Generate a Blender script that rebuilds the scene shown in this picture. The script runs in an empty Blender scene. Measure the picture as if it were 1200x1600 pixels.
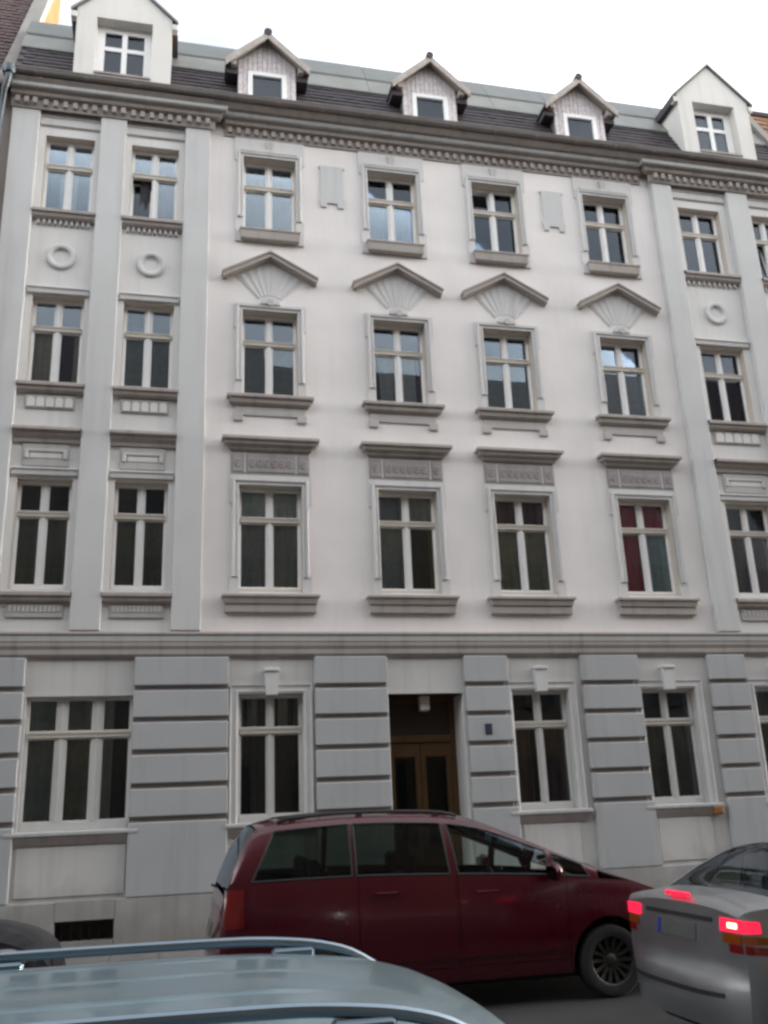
import bpy, bmesh, math, random
import numpy as np
from mathutils import Vector, Matrix

random.seed(7)
sc = bpy.context.scene
COL = sc.collection
rad = math.radians

# ------------------------------------------------------------------ camera
CAM_Y, CAM_Z = -14.0, 1.75
cam_d = bpy.data.cameras.new('camera')
cam = bpy.data.objects.new('camera', cam_d)
COL.objects.link(cam)
yaw, pitch, roll = rad(13.486), rad(17.723), rad(-2.410)
fw = Vector((math.sin(yaw) * math.cos(pitch), math.cos(yaw) * math.cos(pitch), math.sin(pitch)))
rt = Vector((math.cos(yaw), -math.sin(yaw), 0))
up = rt.cross(fw)
r2 = rt * math.cos(roll) + up * math.sin(roll)
u2 = up * math.cos(roll) - rt * math.sin(roll)
M = Matrix((r2, u2, -fw)).transposed().to_4x4()
M.translation = Vector((0, CAM_Y, CAM_Z))
cam.matrix_world = M
cam_d.sensor_fit = 'VERTICAL'
cam_d.sensor_height = 36
cam_d.lens = 1448.78 / 1600 * 36
cam_d.clip_start = 0.05
cam_d.clip_end = 2000
sc.camera = cam

# ------------------------------------------------------------------ sky, sun, exposure
SUN_EL, SUN_AZ = rad(9), rad(7)          # azimuth measured from +X towards +Y
sun_dir = Vector((math.cos(SUN_EL) * math.cos(SUN_AZ), math.cos(SUN_EL) * math.sin(SUN_AZ), math.sin(SUN_EL)))
world = bpy.data.worlds.new('World')
sc.world = world
world.use_nodes = True
nt = world.node_tree
nt.nodes.clear()
out = nt.nodes.new('ShaderNodeOutputWorld')
bg = nt.nodes.new('ShaderNodeBackground')
sky = nt.nodes.new('ShaderNodeTexSky')
sky.sky_type = 'NISHITA'
sky.sun_disc = False
sky.sun_elevation = SUN_EL
sky.sun_rotation = math.pi / 2 - SUN_AZ
sky.air_density = 1.0
sky.dust_density = 1.5
sky.ozone_density = 1.5
tc = nt.nodes.new('ShaderNodeTexCoord')
mp = nt.nodes.new('ShaderNodeMapping')
mp.inputs['Scale'].default_value = (1.6, 1.6, 4.0)
mp.inputs['Location'].default_value = (4.18, 2.38, 3.195)
nz = nt.nodes.new('ShaderNodeTexNoise')
nz.inputs['Scale'].default_value = 1.5
nz.inputs['Detail'].default_value = 4
nz.inputs['Roughness'].default_value = 0.52
rmp = nt.nodes.new('ShaderNodeMapRange')
rmp.inputs['From Min'].default_value = 0.24
rmp.inputs['From Max'].default_value = 0.90
rmp.inputs['To Min'].default_value = 0.02
rmp.inputs['To Max'].default_value = 0.85
mix = nt.nodes.new('ShaderNodeMix')
mix.data_type = 'RGBA'
# thin evening cloud: takes the brightness of the sky behind it, without its blue
bw = nt.nodes.new('ShaderNodeRGBToBW')
ma = nt.nodes.new('ShaderNodeMath')
ma.operation = 'MULTIPLY_ADD'
ma.inputs[1].default_value = 3.0
ma.inputs[2].default_value = 1.7
ctint = nt.nodes.new('ShaderNodeMix')
ctint.data_type = 'RGBA'
ctint.blend_type = 'MULTIPLY'
ctint.inputs['Factor'].default_value = 1
ctint.inputs['A'].default_value = (1.04, 1.0, 0.955, 1)
bg.inputs['Strength'].default_value = 0.13
L = nt.links.new
L(tc.outputs['Generated'], mp.inputs['Vector'])
L(mp.outputs['Vector'], nz.inputs['Vector'])
L(nz.outputs['Fac'], rmp.inputs['Value'])
L(rmp.outputs['Result'], mix.inputs['Factor'])
# the clear parts are veiled by thin haze, so their blue is pale
hz_ = nt.nodes.new('ShaderNodeMix')
hz_.data_type = 'RGBA'
hz_.inputs['Factor'].default_value = 0.45
L(sky.outputs['Color'], hz_.inputs['A'])
L(bw.outputs['Val'], hz_.inputs['B'])
L(hz_.outputs['Result'], mix.inputs['A'])
L(sky.outputs['Color'], bw.inputs['Color'])
L(bw.outputs['Val'], ma.inputs[0])
L(ma.outputs['Value'], ctint.inputs['B'])
L(ctint.outputs['Result'], mix.inputs['B'])
L(mix.outputs['Result'], bg.inputs['Color'])
L(bg.outputs['Background'], out.inputs['Surface'])

sd = bpy.data.lights.new('sun', 'SUN')
sd.energy = 0.8
sd.angle = rad(0.5)
sd.color = (1.0, 0.55, 0.26)
sun = bpy.data.objects.new('sun', sd)
COL.objects.link(sun)
sun.rotation_euler = (-sun_dir).to_track_quat('-Z', 'Y').to_euler()

sc.view_settings.view_transform = 'Standard'
sc.view_settings.look = 'None'
sc.view_settings.exposure = 2.68
sc.view_settings.gamma = 1
sc.view_settings.use_curve_mapping = False
sc.render.engine = 'CYCLES'
sc.cycles.use_denoising = True
sc.cycles.max_bounces = 8
sc.cycles.diffuse_bounces = 4
sc.cycles.transparent_max_bounces = 16
sc.cycles.filter_width = 2.8

# ------------------------------------------------------------------ materials
MATS = {}


def principled(name):
    m = bpy.data.materials.new(name)
    m.use_nodes = True
    b = m.node_tree.nodes['Principled BSDF']
    MATS[name] = m
    return m, m.node_tree, b


def mat_plaster(name, col, rough=0.9, mott=0.10, dirt=0.12, bump=0.15, dirtcol=(0.16, 0.14, 0.12), scale=1.0, low_dirt=None):
    m, t, b = principled(name)
    N = t.nodes.new
    K = t.links.new
    geo = N('ShaderNodeNewGeometry')
    n1 = N('ShaderNodeTexNoise'); n1.inputs['Scale'].default_value = 1.1 * scale; n1.inputs['Detail'].default_value = 6
    n2 = N('ShaderNodeTexNoise'); n2.inputs['Scale'].default_value = 90 * scale; n2.inputs['Detail'].default_value = 3
    mpp = N('ShaderNodeMapping'); mpp.inputs['Scale'].default_value = (5.0, 5.0, 0.35)
    n3 = N('ShaderNodeTexNoise'); n3.inputs['Scale'].default_value = 1.3 * scale; n3.inputs['Detail'].default_value = 5
    K(geo.outputs['Position'], n1.inputs['Vector'])
    K(geo.outputs['Position'], n2.inputs['Vector'])
    K(geo.outputs['Position'], mpp.inputs['Vector'])
    K(mpp.outputs['Vector'], n3.inputs['Vector'])
    r1 = N('ShaderNodeMapRange'); r1.inputs['From Min'].default_value = .3; r1.inputs['From Max'].default_value = .7
    r1.inputs['To Min'].default_value = 1 - mott; r1.inputs['To Max'].default_value = 1 + mott * .4
    K(n1.outputs['Fac'], r1.inputs['Value'])
    mul = N('ShaderNodeMix'); mul.data_type = 'RGBA'; mul.blend_type = 'MULTIPLY'; mul.inputs['Factor'].default_value = 1
    mul.inputs['A'].default_value = (*col, 1)
    K(r1.outputs['Result'], mul.inputs['B'])
    r3 = N('ShaderNodeMapRange'); r3.inputs['From Min'].default_value = .52; r3.inputs['From Max'].default_value = .78
    r3.inputs['To Min'].default_value = 0; r3.inputs['To Max'].default_value = dirt * 2.2
    K(n3.outputs['Fac'], r3.inputs['Value'])
    dm = N('ShaderNodeMix'); dm.data_type = 'RGBA'
    dm.inputs['B'].default_value = (*dirtcol, 1)
    K(r3.outputs['Result'], dm.inputs['Factor'])
    K(mul.outputs['Result'], dm.inputs['A'])
    last = dm
    if low_dirt:      # splash dirt with a ragged edge near the pavement
        z0, z1, amt = low_dirt
        sp = N('ShaderNodeSeparateXYZ'); K(geo.outputs['Position'], sp.inputs['Vector'])
        n4 = N('ShaderNodeTexNoise'); n4.inputs['Scale'].default_value = 3.0; n4.inputs['Detail'].default_value = 6
        K(geo.outputs['Position'], n4.inputs['Vector'])
        ad = N('ShaderNodeMath'); ad.operation = 'MULTIPLY_ADD'; ad.inputs[1].default_value = -.9; K(n4.outputs['Fac'], ad.inputs[0]); K(sp.outputs['Z'], ad.inputs[2])
        r4 = N('ShaderNodeMapRange'); r4.inputs['From Min'].default_value = z1 - .45; r4.inputs['From Max'].default_value = z0 - .45
        r4.inputs['To Min'].default_value = 0; r4.inputs['To Max'].default_value = amt
        K(ad.outputs['Value'], r4.inputs['Value'])
        d2 = N('ShaderNodeMix'); d2.data_type = 'RGBA'; d2.inputs['B'].default_value = (0.15, 0.125, 0.10, 1)
        K(r4.outputs['Result'], d2.inputs['Factor']); K(dm.outputs['Result'], d2.inputs['A'])
        last = d2
    K(last.outputs['Result'], b.inputs['Base Color'])
    b.inputs['Roughness'].default_value = rough
    b.inputs['Specular IOR Level'].default_value = .2
    bp = N('ShaderNodeBump'); bp.inputs['Strength'].default_value = bump; bp.inputs['Distance'].default_value = .01
    K(n2.outputs['Fac'], bp.inputs['Height'])
    K(bp.outputs['Normal'], b.inputs['Normal'])
    return m


def mat_simple(name, col, rough=0.5, metal=0.0, noise=0.08, nscale=6.0, coat=0.0, bump=0.0, emis=None, estr=0):
    m, t, b = principled(name)
    N = t.nodes.new
    K = t.links.new
    tcn = N('ShaderNodeTexCoord')
    n1 = N('ShaderNodeTexNoise'); n1.inputs['Scale'].default_value = nscale; n1.inputs['Detail'].default_value = 5
    K(tcn.outputs['Object'], n1.inputs['Vector'])
    r1 = N('ShaderNodeMapRange'); r1.inputs['From Min'].default_value = .3; r1.inputs['From Max'].default_value = .7
    r1.inputs['To Min'].default_value = 1 - noise; r1.inputs['To Max'].default_value = 1 + noise * .5
    K(n1.outputs['Fac'], r1.inputs['Value'])
    mul = N('ShaderNodeMix'); mul.data_type = 'RGBA'; mul.blend_type = 'MULTIPLY'; mul.inputs['Factor'].default_value = 1
    mul.inputs['A'].default_value = (*col, 1)
    K(r1.outputs['Result'], mul.inputs['B'])
    K(mul.outputs['Result'], b.inputs['Base Color'])
    r2_ = N('ShaderNodeMapRange'); r2_.inputs['To Min'].default_value = max(0, rough - .06); r2_.inputs['To Max'].default_value = min(1, rough + .08)
    K(n1.outputs['Fac'], r2_.inputs['Value']); K(r2_.outputs['Result'], b.inputs['Roughness'])
    b.inputs['Metallic'].default_value = metal
    b.inputs['Coat Weight'].default_value = coat
    b.inputs['Coat Roughness'].default_value = .08
    if bump:
        n2 = N('ShaderNodeTexNoise'); n2.inputs['Scale'].default_value = nscale * 12; K(tcn.outputs['Object'], n2.inputs['Vector'])
        bp = N('ShaderNodeBump'); bp.inputs['Strength'].default_value = bump; bp.inputs['Distance'].default_value = .01
        K(n2.outputs['Fac'], bp.inputs['Height']); K(bp.outputs['Normal'], b.inputs['Normal'])
    if emis:
        b.inputs['Emission Color'].default_value = (*emis, 1)
        b.inputs['Emission Strength'].default_value = estr
    return m


def mat_glass(name, tint=(0.9, 0.93, 0.92), ior=1.6, wav=0.0):
    m = bpy.data.materials.new(name)
    m.use_nodes = True
    t = m.node_tree
    t.nodes.clear()
    N = t.nodes.new
    K = t.links.new
    o = N('ShaderNodeOutputMaterial'); tr = N('ShaderNodeBsdfTransparent'); gl = N('ShaderNodeBsdfGlossy')
    fr = N('ShaderNodeFresnel'); mx = N('ShaderNodeMixShader')
    tr.inputs['Color'].default_value = (*tint, 1)
    gl.inputs['Roughness'].default_value = 0.012
    gl.inputs['Color'].default_value = (.78, .88, 1, 1)
    fr.inputs['IOR'].default_value = ior
    if wav:
        g = N('ShaderNodeNewGeometry'); n = N('ShaderNodeTexNoise'); n.inputs['Scale'].default_value = 2.2; n.inputs['Detail'].default_value = 2
        bp = N('ShaderNodeBump'); bp.inputs['Strength'].default_value = wav; bp.inputs['Distance'].default_value = .02
        K(g.outputs['Position'], n.inputs['Vector']); K(n.outputs['Fac'], bp.inputs['Height'])
        K(bp.outputs['Normal'], gl.inputs['Normal']); K(bp.outputs['Normal'], fr.inputs['Normal'])
    K(fr.outputs['Fac'], mx.inputs['Fac']); K(tr.outputs['BSDF'], mx.inputs[1]); K(gl.outputs['BSDF'], mx.inputs[2])
    K(mx.outputs['Shader'], o.inputs['Surface'])
    MATS[name] = m
    return m


mat_plaster('wall_white', (0.775, 0.742, 0.72), mott=.08, dirt=.03)
mat_plaster('niche_white', (0.70, 0.69, 0.67), mott=.05, dirt=.06)
mat_plaster('pilaster_grey', (0.56, 0.562, 0.558), mott=.06, dirt=.07)
mat_plaster('surround_grey', (0.60, 0.592, 0.585), mott=.06, dirt=.08)
mat_plaster('pediment_taupe', (0.43, 0.39, 0.36), mott=.08, dirt=.12)
mat_plaster('fan_grey', (0.60, 0.588, 0.583), mott=.06, dirt=.08)
mat_plaster('reveal_cream', (0.60, 0.54, 0.47), mott=.06, dirt=.08)
mat_plaster('trim_brown', (0.385, 0.35, 0.328), mott=.10, dirt=.16, rough=.8, dirtcol=(.10, .09, .08))
mat_plaster('frieze_taupe', (0.36, 0.335, 0.33), mott=.14, dirt=.15, scale=1.6)
mat_plaster('apron_grey', (0.48, 0.465, 0.45), mott=.08, dirt=.1)
mat_plaster('dentil_grey', (0.36, 0.33, 0.31), mott=.1, dirt=.12)
mat_plaster('block_grey', (0.405, 0.414, 0.42), mott=.07, dirt=.10, low_dirt=(.1, .75, .5))
mat_plaster('groove_brown', (0.27, 0.245, 0.235), mott=.1, dirt=.1)
mat_plaster('panel_light', (0.59, 0.58, 0.56), mott=.06, dirt=.09, low_dirt=(.3, 1.0, .55))
mat_plaster('plinth', (0.37, 0.365, 0.355), mott=.14, dirt=.18, low_dirt=(.05, .80, .55))
mat_plaster('band_light', (0.44, 0.44, 0.435), mott=.08, dirt=.14)
mat_plaster('dormer_white', (0.66, 0.645, 0.61), mott=.05, dirt=.08)
mat_plaster('brick_gable', (0.25, 0.11, 0.045), mott=.2, dirt=.1, scale=2)
mat_plaster('parapet', (0.24, 0.23, 0.215), mott=.12, dirt=.15)
mat_plaster('clay_tile', (0.26, 0.15, 0.09), mott=.25, dirt=.2, scale=3)
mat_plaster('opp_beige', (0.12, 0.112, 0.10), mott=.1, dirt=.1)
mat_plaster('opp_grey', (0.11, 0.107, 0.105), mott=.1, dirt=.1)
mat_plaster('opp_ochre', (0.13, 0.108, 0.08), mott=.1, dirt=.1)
mat_plaster('neighbour_wall', (0.30, 0.26, 0.23), mott=.15, dirt=.2)
mat_simple('tile_dark', (0.05, 0.04, 0.047), rough=.65, noise=.35, nscale=5, bump=.4)
mat_simple('tile_brown', (0.085, 0.05, 0.047), rough=.7, noise=.35, nscale=5, bump=.4)
mat_simple('zinc_light', (0.205, 0.21, 0.19), rough=.5, metal=.0, noise=.18, nscale=2.5)
mat_simple('zinc_dark', (0.125, 0.135, 0.13), rough=.5, metal=.0, noise=.2, nscale=2.5)
mat_simple('gutter', (0.21, 0.19, 0.175), rough=.55, noise=.2, nscale=3)
mat_simple('pipe', (0.10, 0.115, 0.125), rough=.35, metal=.6, noise=.2, nscale=4)
mat_simple('weathered_wood', (0.66, 0.61, 0.61), rough=.8, noise=.25, nscale=14, bump=.2)
mat_simple('dormer_eave', (0.42, 0.375, 0.345), rough=.75, noise=.2, nscale=8)
mat_simple('frame_white', (0.86, 0.855, 0.84), rough=.3, noise=.05)
mat_simple('frame_dull', (0.66, 0.655, 0.625), rough=.4, noise=.06)
mat_simple('frame_cream', (0.60, 0.56, 0.49), rough=.45, noise=.06)
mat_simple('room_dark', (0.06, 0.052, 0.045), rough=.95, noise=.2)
mat_simple('soffit_tan', (0.30, 0.255, 0.215), rough=.9, noise=.1)
mat_glass('pane_glass', ior=1.60, wav=.012)
for nm, c in dict(net=(.82, .86, .82), grey=(.52, .54, .53), beige=(.50, .46, .37), olive=(.26, .25, .20), brown=(.17, .11, .09), maroon=(.22, .085, .09), red=(.80, .06, .10),
                  blue=(.66, .80, .85), dark=(.055, .055, .06), blindgreen=(.55, .63, .63), ochre=(.32, .17, .04)).items():
    mat_simple('cloth_' + nm, c, rough=.9, noise=.15, nscale=9)
mat_simple('door_ochre', (0.08, 0.038, 0.008), rough=.45, noise=.25, nscale=4)
mat_simple('door_dark', (0.03, 0.018, 0.01), rough=.5, noise=.2)
mat_simple('lamp_opal', (0.62, 0.58, 0.52), rough=.3, noise=.03)
mat_simple('plate_blue', (0.03, 0.04, 0.08), rough=.35, noise=.1)
mat_simple('enamel_white', (0.7, 0.7, 0.7), rough=.35, noise=.05)
mat_simple('rust_orange', (0.30, 0.12, 0.03), rough=.9, noise=.35, nscale=20)
mat_plaster('asphalt', (0.038, 0.038, 0.039), rough=.85, mott=.25, dirt=.2, bump=.6, dirtcol=(.03, .03, .03))
mat_plaster('paving', (0.17, 0.165, 0.16), rough=.9, mott=.2, dirt=.25, bump=.4)
mat_plaster('kerbstone', (0.30, 0.29, 0.28), rough=.85, mott=.2, dirt=.2, bump=.4)
# vehicles
mat_simple('paint_red', (0.075, 0.004, 0.011), rough=.22, metal=.2, noise=.03, coat=.7)
mat_simple('paint_silver', (0.47, 0.485, 0.50), rough=.30, metal=.85, noise=.02, coat=.5)
mat_simple('paint_bluesilver', (0.25, 0.39, 0.47), rough=.30, metal=.8, noise=.07, coat=.6)
mat_simple('paint_black', (0.010, 0.010, 0.015), rough=.35, metal=.0, noise=.1, coat=.15)
mat_simple('rail_silver', (0.22, 0.28, 0.33), rough=.36, metal=.85, noise=.05)
mat_simple('plastic_black', (0.018, 0.018, 0.02), rough=.55, noise=.2)
mat_simple('rubber', (0.016, 0.015, 0.015), rough=.8, noise=.3, nscale=12)
mat_simple('rim_alloy', (0.085, 0.082, 0.075), rough=.4, metal=.8, noise=.25, nscale=10)
mat_simple('seat_cloth', (0.03, 0.03, 0.033), rough=.95, noise=.3)
mat_simple('lens_red', (0.16, 0.008, 0.008), rough=.15, noise=.1, coat=.6)
mat_simple('lens_orange', (0.22, 0.05, 0.006), rough=.15, noise=.1, coat=.6)
mat_simple('lens_clear', (0.7, 0.72, 0.72), rough=.12, metal=.4, noise=.05, coat=.8)
mat_simple('brake_lit', (0.6, 0.02, 0.05), rough=.2, noise=.02, emis=(1.0, 0.015, 0.06), estr=.18)
mat_simple('bulb_lit', (1, 0.8, 0.5), rough=.2, noise=.02, emis=(1.0, 0.62, 0.25), estr=1.1)
mat_simple('plate_white', (0.10, 0.104, 0.10), rough=.4, noise=.1)
mat_simple('euro_blue', (0.02, 0.04, 0.25), rough=.4, noise=.1)
mat_glass('car_glass', tint=(.74, .80, .76), ior=1.5)
mat_glass('car_glass_dark', tint=(.22, .27, .24), ior=1.5)


# ------------------------------------------------------------------ mesh helpers
class MB:
    def __init__(self):
        self.v = []
        self.f = []

    def add(self, vs, fs):
        o = len(self.v)
        self.v += [tuple(map(float, p)) for p in vs]
        self.f += [tuple(i + o for i in f) for f in fs]
        return self

    def box(self, x0, x1, y0, y1, z0, z1, c=0.0):
        if x1 < x0: x0, x1 = x1, x0
        if y1 < y0: y0, y1 = y1, y0
        if z1 < z0: z0, z1 = z1, z0
        if c <= 0:
            vs = [(x, y, z) for z in (z0, z1) for y in (y0, y1) for x in (x0, x1)]
            return self.add(vs, [(0, 2, 3, 1), (4, 5, 7, 6), (0, 1, 5, 4), (2, 6, 7, 3), (0, 4, 6, 2), (1, 3, 7, 5)])
        bm = bmesh.new()
        bmesh.ops.create_cube(bm, size=1)
        for v in bm.verts:
            v.co = Vector(((x0 + x1) / 2 + v.co.x * (x1 - x0), (y0 + y1) / 2 + v.co.y * (y1 - y0), (z0 + z1) / 2 + v.co.z * (z1 - z0)))
        bmesh.ops.bevel(bm, geom=bm.edges[:], offset=c, segments=1, affect='EDGES', profile=.5)
        bm.verts.index_update()
        self.add([v.co[:] for v in bm.verts], [tuple(v.index for v in f.verts) for f in bm.faces])
        bm.free()
        return self

    def prism(self, poly, axis, a, b):
        """poly = 2D points; axis 'y': (x,z) extruded in y, axis 'x': (y,z) extruded in x, 'z': (x,y)"""
        n = len(poly)
        def P(p, t):
            return {'y': (p[0], t, p[1]), 'x': (t, p[0], p[1]), 'z': (p[0], p[1], t)}[axis]
        vs = [P(p, a) for p in poly] + [P(p, b) for p in poly]
        fs = [tuple(range(n)), tuple(range(2 * n - 1, n - 1, -1))]
        fs += [(i, (i + 1) % n, n + (i + 1) % n, n + i) for i in range(n)]
        return self.add(vs, fs)

    def grid(self, rows):
        n = len(rows[0])
        vs = [p for r in rows for p in r]
        fs = [(i * n + j, i * n + j + 1, (i + 1) * n + j + 1, (i + 1) * n + j) for i in range(len(rows) - 1) for j in range(n - 1)]
        return self.add(vs, fs)

    def moulding(self, x0, x1, yw, prof, left=True, right=True):
        """cornice: profile of (projection, z) swept from x0 to x1 with mitred returns to the wall"""
        rows = []
        for d, z in prof:
            r = []
            if left: r += [(x0 - d, yw, z)]
            r += [(x0 - (d if left else 0), yw - d, z), (x1 + (d if right else 0), yw - d, z)]
            if right: r += [(x1 + d, yw, z)]
            rows.append(r)
        return self.grid(rows)

    def surround(self, x0, x1, z0, z1, yw, prof):
        rows = []
        for o, pj in prof:
            y = yw - pj
            rows.append([(x0 - o, y, z0), (x0 - o, y, z1 + o), (x1 + o, y, z1 + o), (x1 + o, y, z0)])
        self.grid(rows)
        # closed feet
        for sx in (0, 3):
            pts = [r[sx] for r in rows]
            self.add(pts, [tuple(range(len(pts)))])
        return self

    def lathe(self, prof, n=20, axis='y', c=(0, 0, 0)):
        rows = []
        for r, h in prof:
            row = []
            for i in range(n + 1):
                a = 2 * math.pi * i / n
                p = (r * math.cos(a), r * math.sin(a))
                row.append({'y': (c[0] + p[0], c[1] + h, c[2] + p[1]), 'z': (c[0] + p[0], c[1] + p[1], c[2] + h), 'x': (c[0] + h, c[1] + p[0], c[2] + p[1])}[axis])
            rows.append(row)
        return self.grid(rows)

    def tube(self, pts, r, n=8):
        pts = [Vector(p) for p in pts]
        rows = []
        for i, p in enumerate(pts):
            d = (pts[min(i + 1, len(pts) - 1)] - pts[max(i - 1, 0)]).normalized()
            s = Vector((0, 0, 1)) if abs(d.z) < .9 else Vector((0, 1, 0))
            a = d.cross(s).normalized()
            b = d.cross(a).normalized()
            rr = r[i] if isinstance(r, (list, tuple)) else r
            rows.append([tuple(p + a * rr * math.cos(2 * math.pi * k / n) + b * rr * math.sin(2 * math.pi * k / n)) for k in range(n + 1)])
        self.grid(rows)
        self.add(rows[0][:-1], [tuple(range(n))])
        self.add(rows[-1][:-1], [tuple(range(n))])
        return self

    def mesh(self, name, mat, smooth=False, fix=True, weld=False):
        me = bpy.data.meshes.new(name)
        me.from_pydata(self.v, [], self.f)
        if fix or weld:
            bm = bmesh.new()
            bm.from_mesh(me)
            if weld:
                bmesh.ops.remove_doubles(bm, verts=bm.verts, dist=1e-4)
            bmesh.ops.recalc_face_normals(bm, faces=bm.faces)
            bm.to_mesh(me)
            bm.free()
        me.materials.append(MATS[mat])
        if smooth:
            me.polygons.foreach_set('use_smooth', [True] * len(me.polygons))
            me.set_sharp_from_angle(angle=rad(35 if smooth is True else smooth))
        return me

    def build(self, name, mat, parent=None, smooth=False, weld=None, loc=None):
        return link(name, self.mesh(name, mat, smooth, weld=bool(smooth) if weld is None else weld), parent, loc)


def link(name, me, parent=None, loc=None):
    o = bpy.data.objects.new(name, me)
    COL.objects.link(o)
    if parent is not None: o.parent = parent
    if loc: o.location = loc
    return o


def tag(o, label=None, cat=None, group=None, kind=None):
    if label: o['label'] = label
    if cat: o['category'] = cat
    if group: o['group'] = group
    if kind: o['kind'] = kind
    return o


def thing(name, label, cat, loc=(0, 0, 0), group=None):
    return tag(link(name, None, None, loc), label, cat, group)


def bx(name, mat, parent, x0, x1, y0, y1, z0, z1, c=0.0):
    return MB().box(x0, x1, y0, y1, z0, z1, c).build(name, mat, parent)


# ------------------------------------------------------------------ ground
KERB_FAR, KERB_NEAR = -3.15, -13.15
tag(MB().add([(-300, -300, -.02), (300, -300, -.02), (300, 300, -.02), (-300, 300, -.02)], [(0, 1, 2, 3)]).build('ground', 'paving'), kind='structure')
tag(MB().box(-120, 120, KERB_NEAR, KERB_FAR, -.4, 0).build('road', 'asphalt'), kind='structure')
pav = tag(MB().box(-120, 120, KERB_FAR + .14, 12, -.3, .105).build('pavement', 'paving'), kind='structure')
pav2 = tag(MB().box(-120, 120, -30, KERB_NEAR - .14, -.3, .105).build('pavement', 'paving'), kind='structure')
kerb_me = MB().box(-.495, .495, -.068, .068, -.2, .115, .012).mesh('kerb_stone', 'kerbstone')
for i in range(24):
    link('kerb_stone', kerb_me, pav, (-8 + i, KERB_FAR + .07, 0))
    link('kerb_stone', kerb_me, pav2, (-8 + i, KERB_NEAR - .07, 0))
slab_me = MB().box(-.292, .292, -.292, .292, 0, .018, .004).mesh('paving_slab', 'paving')
for i in range(26):
    for j in range(4):
        link('paving_slab', slab_me, pav, (-4.5 + i * .6, -2.65 + j * .6, .098 + random.uniform(-.002, .002)))

# ------------------------------------------------------------------ the apartment house
house = thing('apartment_building', 'pale grey and white plastered apartment house with pediments and five dormers', 'building', (0, 0, .1))
house.location = (0, 0, 0)
X0, X1 = -2.88, 12.36
CC = [1.51, 3.76, 5.76, 8.02]
LC, RC = [-1.90, -.48], [10.10, 11.645]
Z_STR0, Z_STR1 = 4.0, 4.37


def wall_holes(name, mat, x0, x1, z0, z1, holes, y=0.0, depth=.34, mat_rev=None):
    xs = sorted({x0, x1, *[h[0] for h in holes], *[h[1] for h in holes]})
    zs = sorted({z0, z1, *[h[2] for h in holes], *[h[3] for h in holes]})
    m = MB()
    for i in range(len(xs) - 1):
        for k in range(len(zs) - 1):
            cx, cz = (xs[i] + xs[i + 1]) / 2, (zs[k] + zs[k + 1]) / 2
            if any(h[0] < cx < h[1] and h[2] < cz < h[3] for h in holes): continue
            m.add([(xs[i], y, zs[k]), (xs[i + 1], y, zs[k]), (xs[i + 1], y, zs[k + 1]), (xs[i], y, zs[k + 1])], [(0, 1, 2, 3)])
    for a, b, c, d in holes:
        q = [(a, c), (b, c), (b, d), (a, d)]
        if mat_rev:
            rv = MB()
            for i in range(4):
                p, r = q[i], q[(i + 1) % 4]
                rv.add([(p[0], y, p[1]), (r[0], y, r[1]), (r[0], y + depth, r[1]), (p[0], y + depth, p[1])], [(3, 2, 1, 0)])
            rv.build('window_reveal', mat_rev, house, weld=True)
            continue
        for i in range(4):
            p, r = q[i], q[(i + 1) % 4]
            m.add([(p[0], y, p[1]), (r[0], y, r[1]), (r[0], y + depth, r[1]), (p[0], y + depth, p[1])], [(3, 2, 1, 0)])
    return m.build(name, mat, house, weld=True)


# opening tables: (cx, w, z0, z1)
UP = []
FZ = {'F3': (11.45, 12.95), 'F2': (8.30, 9.85), 'F1': (5.00, 6.72)}
for fl, (z0, z1) in FZ.items():
    for i, c in enumerate(LC): UP.append((fl, 'L', i, c, .80, z0, z1))
    for i, c in enumerate(CC): UP.append((fl, 'C', i, c, 1.0 if fl == 'F1' else .93, z0, z1))
    for i, c in enumerate(RC): UP.append((fl, 'R', i, c, .92 if i == 0 else .70, z0, z1))
wall_holes('wall', 'wall_white', .46, 9.06, 4.2, 13.9, [(c - w / 2, c + w / 2, z0, z1) for fl, s, i, c, w, z0, z1 in UP if s == 'C'], mat_rev='reveal_cream')
wall_holes('wall', 'niche_white', X0, .46, 4.2, 13.9, [(c - w / 2, c + w / 2, z0, z1) for fl, s, i, c, w, z0, z1 in UP if s == 'L'], mat_rev='reveal_cream')
wall_holes('wall', 'niche_white', 9.06, X1, 4.2, 13.9, [(c - w / 2, c + w / 2, z0, z1) for fl, s, i, c, w, z0, z1 in UP if s == 'R'], mat_rev='reveal_cream')
GZ0, GZ1 = 1.62, 3.45
GW = [(-1.20, 1.46, 3), (CC[0], .96, 2), (CC[2] + .02, .96, 2), (CC[3], .98, 2), (10.10, .96, 2), (11.80, .80, 2)]
DOOR = (3.30, 4.50, .12, 3.42)
gholes = [(c - w / 2, c + w / 2, GZ0, GZ1) for c, w, n in GW]
CELL = (-1.36, -.60, .24, .50)
wall_holes('wall', 'panel_light', X0, X1, .55, 4.2, gholes + [(DOOR[0], DOOR[1], .55, DOOR[3])], depth=.30)
# side/back walls (closed volume)
m = MB().box(X0, X0 + .05, .02, 10, 0, 13.8).box(X1 - .05, X1, .02, 10, 0, 13.8).box(X0 + .05, X1 - .05, 9.9, 10, 0, 13.8)
m.build('rear_wall', 'neighbour_wall', house)
# plinth with cellar window
pl = MB().box(X0, CELL[0], -.098, .3, 0, .742, .01).box(CELL[0], CELL[1], -.098, .3, CELL[3], .742).box(CELL[0], CELL[1], -.098, .3, 0, CELL[2]).box(CELL[1], DOOR[0], -.098, .3, 0, .742, .01).box(DOOR[1], X1, -.098, .3, 0, .742, .01)
pl.build('plinth', 'plinth', house)
cw = bx('cellar_window', 'room_dark', house, CELL[0], CELL[1], .18, .22, CELL[2], CELL[3])
for i in range(6):
    bx('bar', 'plastic_black', cw, CELL[0] + .08 + i * .12, CELL[0] + .095 + i * .12, .05, .065, CELL[2], CELL[3])

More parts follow.
